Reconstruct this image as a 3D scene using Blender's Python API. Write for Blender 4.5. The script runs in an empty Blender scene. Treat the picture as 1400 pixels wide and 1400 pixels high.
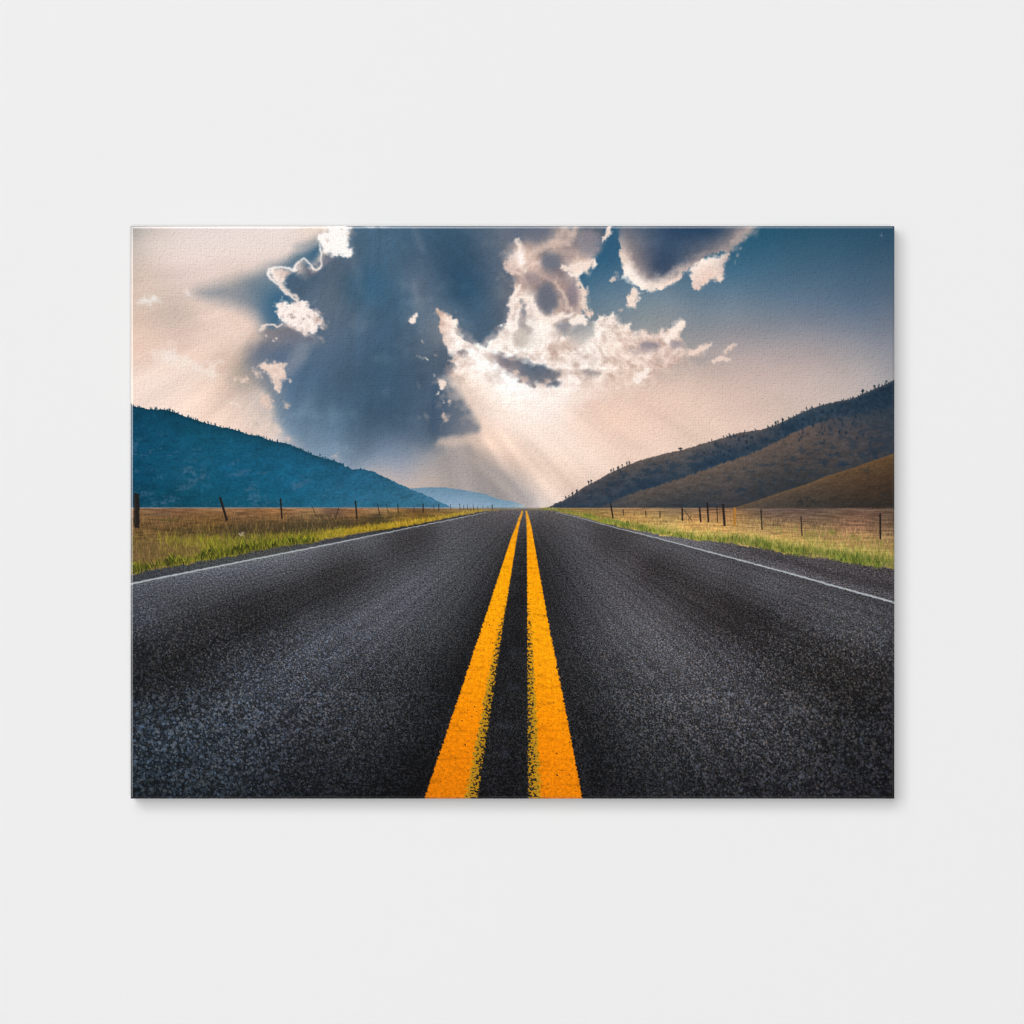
# A stretched canvas print (an empty road under a torn, sunlit sky) on a plain wall.
import math
RELIEF = 2.8
EDGE_ROUGH, EDGE_SPEC, EDGE_IOR = .23, .5, 2.0
AMBIENT = .05
KD = 34.0
LAMPS = [('softbox_key', (-.35 * KD, -KD, .35 * KD), .72 * KD, .72 * KD, 5.18), ('added_fill_light', (.06 * KD, -KD, -.06 * KD), .22 * KD, .22 * KD, 28.4),  # the frontal fill is added, to lighten the canvas's shadow
         ('added_rim_light', (0, -KD, .68 * KD), .5 * KD, .4 * KD, .75), ('added_rim_light', (-.70 * KD, -KD, 0), .4 * KD, .5 * KD, .62)]  # unseen lamps added to brighten the top and left folds
import numpy as np, math
# ------------------------------------------------------------------ printed picture
# The picture on the canvas is ink: it is worked out here, dab by dab, in a plane of
# its own (units: 1/1044.5 of the canvas width, origin 178.5, 309).
PX0, PY0, PW, PH = 178.5, 309.0, 1044.5, 783.0
R = 1.25
NX, NY = int(PW * R) + 1, int(PH * R) + 1
XS = PX0 + np.arange(NX) * PW / (NX - 1)
YS = PY0 + np.arange(NY) * PH / (NY - 1)
X, Y = np.meshgrid(XS.astype(np.float32), YS.astype(np.float32))
_r = np.random.RandomState(11)
_a = _r.rand(256, 256) * 2 * np.pi
GX, GY = np.cos(_a).astype(np.float32), np.sin(_a).astype(np.float32)
IMG = np.zeros((NY, NX, 3), np.float32)

def perlin(x, y, s=0):
    x = np.asarray(x, np.float32) + s * 17.31; y = np.asarray(y, np.float32) + s * 9.77
    x0 = np.floor(x); y0 = np.floor(y); fx = x - x0; fy = y - y0
    i = x0.astype(np.int32); j = y0.astype(np.int32)
    def g(di, dj):
        a = (i + di) & 255; b = (j + dj) & 255
        return GX[b, a] * (fx - di) + GY[b, a] * (fy - dj)
    u = fx * fx * fx * (fx * (fx * 6 - 15) + 10); v = fy * fy * fy * (fy * (fy * 6 - 15) + 10)
    a = g(0, 0); b = g(1, 0); c = g(0, 1); d = g(1, 1)
    return ((a + (b - a) * u) * (1 - v) + (c + (d - c) * u) * v) * 1.5

def fbm(x, y, o=4, s=0, gain=.5):
    r = 0; a = 1.; f = 1.; t = 0
    for k in range(o):
        r = r + a * perlin(x * f, y * f, s + k * 3); t += a; a *= gain; f *= 2.03
    return r / t * 1.6

def billow(x, y, o=4, s=0):
    r = 0; a = 1.; f = 1.; t = 0
    for k in range(o):
        r = r + a * np.abs(perlin(x * f, y * f, s + k * 3)); t += a; a *= .55; f *= 2.03
    return r / t * 2

_RV = _r.rand(4, 256, 256).astype(np.float32)
def cells(u, v, s=0):
    """loose stones: per-cell brightness and tint, and distance to the cell's middle"""
    i0 = np.floor(u).astype(np.int32); j0 = np.floor(v).astype(np.int32)
    best = np.full(u.shape, 9., np.float32); val = np.zeros(u.shape, np.float32); tint = val.copy()
    for dj in (-1, 0, 1):
        for di in (-1, 0, 1):
            a = (i0 + di + s * 31) & 255; b = (j0 + dj + s * 57) & 255
            d = (i0 + di + .15 + .7 * _RV[0, b, a] - u) ** 2 + (j0 + dj + .15 + .7 * _RV[1, b, a] - v) ** 2
            k = d < best; best = np.where(k, d, best); val = np.where(k, _RV[2, b, a], val); tint = np.where(k, _RV[3, b, a], tint)
    return val, tint, np.sqrt(best)

def sst(a, b, x):
    t = np.clip((x - a) / (b - a), 0, 1); return t * t * (3 - 2 * t)

def tps(pts, x, y, reg=.0):
    P = np.array([p[:2] for p in pts], float) / 100; C = np.array([p[2] for p in pts], float)
    if C.ndim == 1: C = C[:, None]
    n = len(P); D = ((P[:, None] - P[None]) ** 2).sum(-1)
    K = np.where(D > 0, D * np.log(D + 1e-12), 0) + reg * np.eye(n)
    A = np.zeros((n + 3, n + 3)); A[:n, :n] = K; A[:n, n] = 1; A[:n, n + 1:] = P; A[n, :n] = 1; A[n + 1:, :n] = P.T
    b = np.zeros((n + 3, C.shape[1])); b[:n] = C
    w = np.linalg.solve(A, b)
    # evaluate on a coarse lattice, then bilinear
    st = 4
    xs = np.arange(x.min(), x.max() + st * 1.01, st); ys = np.arange(y.min(), y.max() + st * 1.01, st)
    gx, gy = np.meshgrid(xs / 100, ys / 100)
    o = w[n] + gx[..., None] * w[n + 1] + gy[..., None] * w[n + 2]
    for k in range(n):
        d = (gx - P[k, 0]) ** 2 + (gy - P[k, 1]) ** 2
        o = o + (d * np.log(d + 1e-12))[..., None] * w[k]
    o = np.clip(o, C.min(0) - 12, C.max(0) + 12).astype(np.float32)
    u = np.clip((x - xs[0]) / st, 0, len(xs) - 1.001); v = np.clip((y - ys[0]) / st, 0, len(ys) - 1.001)
    i = u.astype(int); j = v.astype(int); fu = (u - i)[..., None]; fv = (v - j)[..., None]
    r = (o[j, i] * (1 - fu) + o[j, np.minimum(i + 1, len(xs) - 1)] * fu) * (1 - fv) + \
        (o[np.minimum(j + 1, len(ys) - 1), i] * (1 - fu) + o[np.minimum(j + 1, len(ys) - 1), np.minimum(i + 1, len(xs) - 1)] * fu) * fv
    return r

def crop(x0, y0, x1, y1):
    a = max(0, int((x0 - PX0) * R)); b = min(NX, int((x1 - PX0) * R) + 2)
    c = max(0, int((y0 - PY0) * R)); d = min(NY, int((y1 - PY0) * R) + 2)
    return (slice(c, max(c, d)), slice(a, max(a, b)))

def chaikin(p, n):
    p = np.array(p, float)
    for _ in range(n):
        q = np.roll(p, -1, 0); r = np.empty((len(p) * 2, 2)); r[0::2] = p * .75 + q * .25; r[1::2] = p * .25 + q * .75; p = r
    return p

def sdf(p, x, y):
    d = np.full(x.shape, 1e9, np.float32); ins = np.zeros(x.shape, bool)
    for k in range(len(p)):
        ax, ay = p[k]; bx, by = p[(k + 1) % len(p)]
        ex, ey = bx - ax, by - ay; L = ex * ex + ey * ey + 1e-9
        t = np.clip(((x - ax) * ex + (y - ay) * ey) / L, 0, 1)
        np.minimum(d, (x - ax - t * ex) ** 2 + (y - ay - t * ey) ** 2, out=d)
        if abs(ey) > 1e-9:
            c = ((ay > y) != (by > y)) & (x < ex * (y - ay) / ey + ax); ins ^= c
    d = np.sqrt(d); d[ins] *= -1
    return d

_seed = [0]
def mask(p, fe=2., warp=0., ws=20., o=4, smooth=1, s=None, gain=.5, rough=1):
    if s is None: _seed[0] += 1; s = _seed[0]
    p = chaikin(p, smooth) if smooth else np.array(p, float)
    m = (fe if np.isscalar(fe) else 30) + warp * 1.5 + 2
    sl = crop(p[:, 0].min() - m, p[:, 1].min() - m, p[:, 0].max() + m, p[:, 1].max() + m)
    x = X[sl]; y = Y[sl]
    if x.size == 0: return sl, x
    f = fe if np.isscalar(fe) else fe(x, y)
    if warp:
        x = x + warp * fbm(X[sl] / ws, Y[sl] / ws, o, s, gain); y = y + warp * fbm(X[sl] / ws + 50, Y[sl] / ws, o, s + 5, gain)
    d = sdf(p, x, y)
    if rough and warp > 1.2 and ws < 26:
        d = d + .32 * warp * fbm(X[sl] / (ws * .36), Y[sl] / (ws * .36), 3, s + 21, .5)
        f = f * np.exp(1.5 * fbm(X[sl] / 16, Y[sl] / 16, 2, s + 27)) * 1.15
        w = 1 if ws > 20 or rough == 2 else np.clip(1 - .9 * sst(.15, .8, fbm(X[sl] / 11, Y[sl] / 9, 3, s + 33) * .9 + .35) * sst(-6, 0, d), 0, 1)
        return sl, (1 - sst(-1, 1, d / f)) * w
    return sl, 1 - sst(-1, 1, d / f)

def lay(sl, m, col, a=1.):
    m = (m * a)[..., None]; c = np.asarray(col, np.float32)
    IMG[sl] += (c - IMG[sl]) * m

def blob(p, col, a=1., fe=2., warp=0., ws=20., o=4, smooth=1, tex=0., ts=10., s=None, rough=1):
    sl, m = mask(p, fe, warp, ws, o, smooth, s, .5, rough)
    if m.size == 0: return
    c = tps(col, X[sl], Y[sl]) if isinstance(col, list) else np.broadcast_to(np.asarray(col, np.float32), m.shape + (3,))
    if tex: c = c * (1 + tex * fbm(X[sl] / ts, Y[sl] / ts, 4, _seed[0] + 31)[..., None])
    lay(sl, m, c, a)

def oval(x, y, rx, ry, col, a=1., fe=4., warp=4., ws=12., rot=0., **k):
    t = np.arange(14) / 14 * 2 * np.pi; c, s = math.cos(rot), math.sin(rot)
    blob(np.stack([x + rx * np.cos(t) * c - ry * np.sin(t) * s, y + rx * np.cos(t) * s + ry * np.sin(t) * c], 1), col, a, fe, warp, ws, smooth=0, **k)

def stroke(p, w, col, a=1., fe=.7, warp=0., ws=10.):
    p = np.array(p, float); ww = w if np.isscalar(w) else max(w); mg = ww + fe + warp * 1.5 + 2
    sl = crop(p[:, 0].min() - mg, p[:, 1].min() - mg, p[:, 0].max() + mg, p[:, 1].max() + mg)
    x = X[sl]; y = Y[sl]
    if x.size == 0: return
    if warp:
        _seed[0] += 1
        x, y = x + warp * fbm(x / ws, y / ws, 3, _seed[0]), y + warp * fbm(x / ws, y / ws + 40, 3, _seed[0])
    d = np.full(x.shape, 1e9, np.float32)
    for k in range(len(p) - 1):
        ax, ay = p[k]; ex, ey = p[k + 1] - p[k]
        t = np.clip(((x - ax) * ex + (y - ay) * ey) / (ex * ex + ey * ey + 1e-9), 0, 1)
        r = np.hypot(x - ax - t * ex, y - ay - t * ey)
        if not np.isscalar(w): r = r - ((w[k] + (w[k + 1] - w[k]) * t) / 2)
        else: r = r - w / 2
        np.minimum(d, r, out=d)
    lay(sl, 1 - sst(-fe, fe, d), col, a)

def lit_cloud(p, rim, core, w0, w1, fe=2., warp=4., ws=10., a=1., tex=.04, ts=8., wob=.16, o=3):
    """a cloud seen against the sun: bright fringe along the outline running softly into a dark core"""
    p = chaikin(p, 1); mg = 30; sl = crop(p[:, 0].min() - mg, p[:, 1].min() - mg, p[:, 0].max() + mg, p[:, 1].max() + mg)
    x = X[sl]; y = Y[sl]; _seed[0] += 1; s = _seed[0]
    d = sdf(p, x + warp * fbm(x / ws, y / ws, o, s), y + warp * fbm(x / ws + 50, y / ws, o, s + 5))
    f = fe if np.isscalar(fe) else fe(x, y)
    d = d + .32 * warp * fbm(x / (ws * .36), y / (ws * .36), 3, s + 21, .5)
    f = f * np.exp(1.2 * fbm(x / 16, y / 16, 2, s + 27)) * 1.15
    m = 1 - sst(-1, 1, d / f)
    fld = lambda q: tps(q, x, y, .01) if isinstance(q, list) else np.broadcast_to(np.asarray(q, np.float32), m.shape + (3,))
    W0 = w0 if np.isscalar(w0) else w0(x, y); W1 = w1 if np.isscalar(w1) else w1(x, y)
    dd = -d * (1 + wob * fbm(x / 9, y / 9, 3, s + 9)) + wob * 4 * fbm(x / 14, y / 14, 3, s + 12)
    k = sst(0, 1, (dd - W0) / np.maximum(W1 - W0, .1))[..., None]
    c = fld(rim) * (1 - k) + fld(core) * k
    c = c * (1 + tex * fbm(x / ts, y / ts, 4, s + 31)[..., None])
    lay(sl, m, np.clip(c, 0, 255), a)

# ---------------------------------------------------------------- sky
def paint_sky():
    sl = crop(178, 309, 1224, 700)
    base = [
     (180,312,(172,167,163)),(215,330,(212,200,192)),(300,330,(226,214,208)),(400,320,(229,217,211)),(440,330,(222,206,192)),(480,320,(215,205,195)),
     (182,400,(216,197,182)),(250,370,(226,210,202)),(330,360,(228,212,202)),(200,440,(213,193,178)),(240,428,(203,186,174)),(300,440,(225,204,190)),(340,460,(222,200,186)),
     (182,480,(226,200,183)),(250,480,(227,203,189)),(220,512,(238,217,203)),(285,510,(232,208,192)),(200,540,(240,221,208)),(280,550,(234,211,195)),(330,580,(226,206,192)),
     (360,560,(205,195,188)),(330,505,(196,176,162)),(390,585,(215,200,190)),(420,605,(150,162,178)),(480,628,(140,158,180)),(520,652,(184,174,172)),
     (545,640,(158,162,174)),(580,650,(180,170,166)),(630,640,(172,161,157)),(660,665,(166,158,156)),(690,682,(174,168,167)),(725,690,(196,189,185)),(745,665,(232,213,197)),
     (700,640,(205,186,173)),(660,612,(226,203,185)),(680,570,(238,216,200)),(720,540,(252,240,232)),(650,540,(222,200,184)),(760,590,(248,226,210)),
     (800,610,(243,217,198)),(840,622,(234,208,190)),(780,655,(238,213,195)),(880,600,(228,204,188)),(845,560,(232,204,187)),(800,565,(232,207,191)),(900,550,(228,202,186)),
     (960,560,(222,199,184)),(1010,560,(214,192,179)),(1060,555,(207,188,177)),(1120,535,(196,181,174)),(1180,510,(176,168,167)),(1222,500,(150,150,156)),
     (950,520,(206,186,174)),(1000,505,(192,175,168)),(1050,500,(190,174,170)),(1100,480,(170,160,161)),(1150,470,(150,148,154)),(1222,440,(112,122,138)),
     (1000,470,(163,155,157)),(930,460,(148,149,152)),(1050,450,(138,141,149)),(1100,430,(114,127,144)),(1180,420,(92,113,137)),(980,440,(133,141,150)),(920,420,(128,140,151)),
     (1000,400,(98,124,145)),(1060,390,(80,113,139)),(1120,380,(72,106,133)),(1200,370,(62,96,123)),(1222,318,(38,80,108)),(1150,318,(38,87,117)),(1080,328,(40,92,122)),
     (1030,340,(42,97,129)),(1000,378,(68,111,140)),(860,390,(90,121,145)),(822,400,(93,124,146)),(840,440,(128,140,150)),(800,440,(120,135,145)),(830,350,(40,96,133)),
     (842,318,(42,93,128)),(790,390,(60,108,141)),(950,400,(96,123,144)),(885,432,(136,146,151)),(600,350,(60,92,122)),(690,330,(84,102,122)),(702,390,(96,108,126)),(560,480,(66,95,122)),(560,580,(80,105,130))]
    c = tps(base, X[sl], Y[sl], .02)
    x = X[sl]; y = Y[sl]
    th = np.arctan2(y - 330, x - 545)
    n = fbm(th * 8, x * 0 + 3.3, 4, 5)[..., None]
    wr = (sst(500, 600, y) * sst(560, 640, x) * (1 - sst(900, 1150, x)) + sst(520, 300, x) * .8 * sst(330, 420, y))[..., None]
    c = c * (1 + .10 * n * wr)
    c = c * (1 + .02 * fbm(x / 60, y / 40, 4, 77)[..., None])
    br = sst(150, 215, c.mean(-1))[..., None]; c = c + br * np.array((5., .5, .5), np.float32)
    bl = sst(150, 90, c.mean(-1))[..., None]; c = c + bl * .20 * (c.mean(-1, keepdims=True) - c)
    IMG[sl] = c
    # broad light and dark beams
    blob([(640,500),(720,520),(775,560),(850,645),(800,660),(735,620),(690,575),(660,545)], (252,238,227), .45, 30, 6, 40)
    blob([(770,548),(850,600),(890,612),(850,625),(800,585)], (225,200,185), .5, 14)
    blob([(600,600),(640,598),(690,640),(745,692),(690,700),(640,660),(600,640)], (152,145,145), .55, 20, 5, 40)
    blob([(660,628),(700,655),(740,690),(720,694),(690,665)], (150,145,146), .35, 9)
    x = X[sl]; y = Y[sl]; t2 = np.arctan2(y - 340, x - 470)
    q = perlin(t2 * 17, x * 0 + 7.7, 6) + .5 * perlin(t2 * 41, x * 0 + 2.2, 7)
    w = np.exp(-((t2 - .90) / .17) ** 2) * sst(565, 620, y) * sst(585, 610, x) + .35 * np.exp(-((t2 - .68) / .2) ** 2) * sst(500, 560, y)
    IMG[sl] *= (1 + .06 * q * w)[..., None]
    t3 = np.arctan2(y - 380, 470 - x); q = perlin(t3 * 16, x * 0 + 5.5, 8)
    IMG[sl] *= (1 + .04 * q * sst(400, 330, x) * sst(400, 450, y))[..., None]
    blob([(640,625),(658,632),(715,680),(700,682)], (205,190,178), .3, 7)
    blob([(648,516),(665,528),(682,548),(676,575),(650,575),(632,552)], (220,198,184), .7, 12, 4)
    # far-left puffs
    oval(203,411,13,6,(240,234,229),.8,5,5); oval(256,401,7,3.5,(240,230,224),.8,3,3,rot=.5)
    blob([(200,478),(225,472),(250,480),(262,492),(290,500),(305,515),(280,518),(250,505),(220,500)], (243,229,219), .75, 9, 8, 18)
    blob([(212,482),(232,478),(248,488),(228,496)], (246,238,232), .6, 6, 6)
    blob([(282,488),(300,498),(297,512),(275,515),(290,505)], (244,228,216), .7, 5, 5)
    blob([(310,552),(325,548),(331,560),(322,556)], (244,226,214), .6, 2.5, 4)
    oval(300,335,110,22,(236,226,220),.35,26,0); oval(225,520,50,28,(242,226,214),.4,22,0); oval(715,545,60,35,(255,246,240),.5,30,0); oval(300,470,40,20,(236,216,203),.3,16,0)
    blob([(225,420),(285,440),(240,455),(200,450)], (196,180,170), .35, 18)
    blob([(265,425),(300,430),(340,448),(335,470),(300,462)], (236,214,200), .55, 16, 6)
    blob([(182,440),(230,465),(260,480),(200,490)], (232,203,186), .4, 16)
    # shaded wedges left of the big cloud
    blob([(447,326),(400,350),(350,371),(300,387),(262,399),(290,409),(330,421),(352,435),(362,455),(380,455),(400,420),(402,385),(432,360)],
         [(432,346,(50,92,122)),(412,350,(78,110,132)),(390,362,(98,120,138)),(350,394,(98,120,138)),(290,399,(134,142,150)),(374,418,(46,93,126)),(380,436,(52,95,127)),(345,420,(116,130,145)),(400,400,(50,92,124)),(365,378,(112,130,144)),(320,385,(140,144,148))],
         .9, lambda x, y: 9 + 8 * sst(420, 320, x), 2, 30)
    blob([(444,316),(425,328),(400,336),(410,342),(436,334)], (128,140,150), .6, 8)
    blob([(368,452),(345,474),(326,490),(314,512),(330,530),(355,530),(372,545),(374,572),(392,594),(420,604),(450,560),(430,470),(405,455)],
         [(350,484,(104,115,131)),(334,508,(164,154,148)),(378,490,(84,105,131)),(392,530,(86,111,139)),(402,590,(122,146,171)),(360,532,(148,148,150)),(372,462,(112,114,124)),(400,560,(104,132,160)),(425,500,(76,104,136))],
         .9, lambda x, y: 8 + 8 * sst(390, 320, x), 5, 30)

def paint_cloud():
    A = [(474,306),(702,306),(700,340),(690,372),(702,385),(697,425),(690,440),(672,458),(660,467),(645,462),(628,450),(622,440),(610,430),(600,425),(598,440),(604,460),
         (612,478),(622,490),(614,510),(602,520),(608,535),(610,552),(612,575),(608,592),(603,604),(590,613),(545,615),(510,628),(470,640),(430,626),(398,604),
         (384,575),(395,540),(405,510),(412,480),(414,455),(406,440),(404,420),(402,412),(396,404),(388,394),(384,380),(392,371),(405,368),(420,366),(440,362),(444,345),(452,310)]
    fa = [(480,320,(70,102,130)),(520,330,(62,98,128)),(580,330,(54,89,119)),(640,325,(54,88,117)),(682,330,(86,101,121)),(470,362,(76,98,122)),(490,388,(48,91,123)),(450,402,(82,100,121)),
          (430,385,(70,96,122)),(500,425,(66,98,127)),(556,405,(64,95,123)),(568,392,(82,103,128)),(620,400,(42,78,109)),(650,402,(45,81,112)),(682,405,(80,97,118)),(655,448,(62,90,117)),(604,446,(108,121,138)),
          (560,455,(68,95,122)),(460,452,(80,102,128)),(500,475,(62,94,124)),(550,505,(58,88,116)),(602,492,(76,96,119)),(430,505,(68,98,128)),(480,525,(62,93,122)),(560,555,(60,87,114)),
          (602,560,(74,94,117)),(640,582,(112,119,130)),(420,560,(82,113,142)),(480,575,(70,102,131)),(540,590,(70,95,122)),(590,602,(80,100,122)),(420,604,(108,136,163)),(480,618,(104,130,156)),(550,612,(108,124,148))]
    sl, m = mask(A, lambda x, y: 4 + 13 * sst(545, 610, y) + 15 * sst(430, 395, x) * sst(500, 545, y) + 5 * sst(440, 400, x) * sst(460, 500, y) + 7 * sst(670, 700, x) + 3 * sst(560, 600, x) * sst(480, 520, y), 7, 22, rough=0)
    x = X[sl]; y = Y[sl]
    c = tps(fa, x, y, .01)
    ta = np.arctan2(y - 250, x - 520)
    c = c * (1 + (.07 * fbm(x / 50 + y / 160, y / 70, 4, 41) + .05 * fbm(ta * 9, np.hypot(x - 520, y - 250) / 170, 3, 44) - .03 * billow(x / 20, y / 17, 3, 8))[..., None]) + 4
    c = c + (sst(.1, .9, fbm(x / 46, y / 40, 3, 46)) * 9)[..., None] * np.array((1.1, 1., .8), np.float32)
    c = c + (c.mean(-1, keepdims=True) - c) * .14 + np.array((3, 2, 0), np.float32)
    lay(sl, m, c)
    blob([(600,512),(618,524),(632,542),(648,566),(660,590),(640,594),(612,598),(586,596),(588,540)], [(606,540,(78,96,116)),(630,560,(96,108,124)),(650,584,(128,130,138)),(610,590,(88,102,120)),(630,590,(112,118,130))], .92, 6, 1.2, rough=0)
    blob([(594,610),(600,601),(612,597),(630,598),(648,596),(660,594),(655,604),(632,608),(612,612)], (214,192,177), .6, 5, 3, 12, rough=0)
    # rays leaking down the face
    for p, a in (([(560,306),(570,306),(582,345),(574,345)], .3), ([(562,385),(570,385),(580,425),(566,425)], .32), ([(470,330),(482,330),(502,400),(488,400)], .18), ([(600,430),(618,440),(600,480),(592,465)], .25),
                 ([(416,452),(434,456),(408,510),(374,522)], .6)):
        blob(p, (140,146,156), a, 8, 2, rough=0)
    blob([(640,306),(662,306),(690,360),(668,372),(648,340)], (88,104,126), .35, 12, 6)
    # small bright torn bits down its right flank
    W = (250,232,220)
    for p, cc in (([(569,425),(572,429),(567,444),(562,445),(559,440),(560,434),(566,433)], W), ([(573,454),(577,452),(575,456)], (225,205,195)), ([(576,463),(579,468),(577,467)], (225,205,195)),
                  ([(571,485),(576,488),(585,490),(584,493),(574,491)], W), ([(592,511),(598,517),(605,517),(612,524),(605,533),(602,532),(599,522)], W), ([(597,536),(601,537),(599,541)], W),
                  ([(605,547),(608,549),(606,550)], (215,195,185)), ([(614,545),(619,552),(616,555),(612,549)], (205,186,176)), ([(604,563),(610,566),(614,574),(606,580),(600,582),(606,574)], (196,174,164)), ([(590,480),(601,487),(595,488)], (150,142,145))):
        blob(p, cc, 1, 1.3, 2.5, 6)
    # purple-grey underside at the left flank
    blob([(356,455),(362,447),(378,449),(392,444),(425,456),(440,470),(400,470),(372,468)], [(362,455,(140,132,134)),(390,455,(118,118,128)),(420,462,(110,116,130)),(380,465,(128,128,138))], .85, 5, 4)
    stroke([(355,453),(358,446),(366,443),(374,444),(379,447),(386,443)], 2.2, (244,224,212), 1, 1., 1.5)
    blob([(356,452),(358,447),(364,446),(362,450),(358,455)], (240,218,205), .9, 1.5, 2)
    for q in ((364,459),(374,466),(378,463)): oval(q[0], q[1], 1.6, 1.3, (235,215,205), .9, 1, 1)
    # silver lining, upper left
    W2 = (255,249,245)
    blob([(446,304),(482,304),(478,322),(480,336),(484,350),(474,354),(462,351),(452,348),(441,344),(438,334),(433,327),(438,318),(446,315)], W2, 1, 1.8, 5, 12)
    blob([(475,306),(484,306),(480,325),(474,335)], (190,175,168), .6, 3, 4)
    for q in ((451,312,4,2.5),(448,327,3,2),(466,313,2,2),(473,321,2,2)): oval(*q, (205,185,172), .7, 1.5, 3)
    blob([(438,346),(450,348),(456,354),(446,362),(440,360)], (150,142,148), .6, 4, 3)
    blob([(404,364),(412,356),(420,357),(428,368),(440,366),(430,378),(410,378)], [(415,358,(140,136,142)),(420,372,(112,116,128)),(406,370,(200,184,178))], .9, 3, 4)
    blob([(366,371),(372,366),(384,365),(395,368),(399,373),(393,377),(391,385),(388,392),(380,388),(371,382)], [(372,372,(252,240,232)),(382,374,(232,208,196)),(392,376,(205,186,180)),(380,385,(250,236,228))], 1, 2, 3, 8, tex=.06, ts=5)
    blob([(402,364),(408,361),(409,369),(402,372)], (250,238,230), 1, 1.5, 2)
    blob([(421,362),(428,366),(433,370),(424,374)], (246,228,218), .9, 2, 2)
    stroke([(437,334),(438,341),(440,346),(438,352),(439,358),(440,363),(436,367),(432,370),(428,366),(424,361),(420,357),(416,353.5),(411,356),(407,360),(403,364),(401,371),(396,367),(388,365.5),(376,365.5),(368,368),(366,374),(369,380),
            (376,386),(382,390),(386,396),(390,401),(397,404),(403,409)], (1.4,2.2,2.8,2,1.6,2.6,3.2,2.4,1.6,2.2,2.8,2.2,2,2.8,3.2,2.4,2.8,3,2.2,3,3.4,2.6,2.4,3.2,3,2.4,2,2.6), W2, .92, 1.3, 1.1, 7)
    stroke([(384,386),(388,395),(397,401),(405,406),(406,413)], 4.5, (244,224,212), .85, 2, 2.5, 7)
    for q in ([(438,352),(440,362),(432,369)], [(420,358),(411,358),(403,366)], [(398,372),(384,370),(372,373)], [(372,380),(382,390),(392,401)]): stroke(q, 4.5, (236,214,204), .45, 3.5, 2, 8)
    # torn sunlit patch
    p = [(373,421),(379,415),(384,412),(386,406),(388,411),(396,417),(402,414),(405,407),(412,412),(421,411),(424,420),(432,426),(438,425),(441,432),(448,441),(450,449),(440,450),(433,449),(431,456),(424,455),(418,462),(412,455),(406,449),(394,446),(385,442),(380,433),(378,426)]
    sl, m = mask(p, 1.8, 4, 9)
    x = X[sl]; y = Y[sl]; b = billow(x / 11, y / 11, 4, 14)
    k = np.clip(1.25 - 1.0 * b * (.5 + 1.1 * sst(424, 444, x)), 0, 1)[..., None]; m = m * (1 - .6 * sst(434, 452, x))
    c = np.array((196,170,160), np.float32) * (1 - k) + np.array((254,241,234), np.float32) * k
    lay(sl, m, c)
    for q in ((398,433,5,2.2),(414,438,2.2,2.6),(422,434,1.5,2.2),(385,433,2,2.6)): oval(*q, (150,134,132), .75, 1.6, 3)
    blob([(410,448),(418,452),(422,462),(414,458)], (236,214,202), .8, 2.5, 4); blob([(421,455),(430,462),(433,466),(424,460)], (225,202,192), .8, 2, 3); blob([(433,458),(440,463),(442,470),(436,466)], (190,172,168), .7, 3, 3)
    # puffs under it
    P = (238,212,197)
    for p, cc in (([(352,499),(358,496),(372,494),(388,497),(392,504),(393,512),(401,520),(392,522),(383,520),(385,530),(381,541),(377,533),(373,522),(366,514),(357,507)], P), ([(345,507),(350,504),(357,512),(355,518),(349,516)], P),
                  ([(317,518),(334,514),(344,520),(334,523)], (228,204,190)), ([(354,541),(362,536),(372,546),(377,553),(368,560),(355,556)], (224,198,185)), ([(384,545),(393,549),(396,556),(390,559)], (222,196,184)), ([(386,595),(396,596),(398,603),(388,600)], (198,182,178))):
        blob(p, cc, .95, 2.2, 5, 9, tex=.07, ts=6)
    blob([(330,560),(352,565),(378,575),(384,590),(370,600),(340,590)], (228,208,196), .6, 7, 8, 12, tex=.06, ts=8); oval(351,580,5,3,(196,184,178),.6,3,3)
    blob([(448,622),(462,619),(470,626),(458,630)], (196,178,176), .6, 3, 4)

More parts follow.
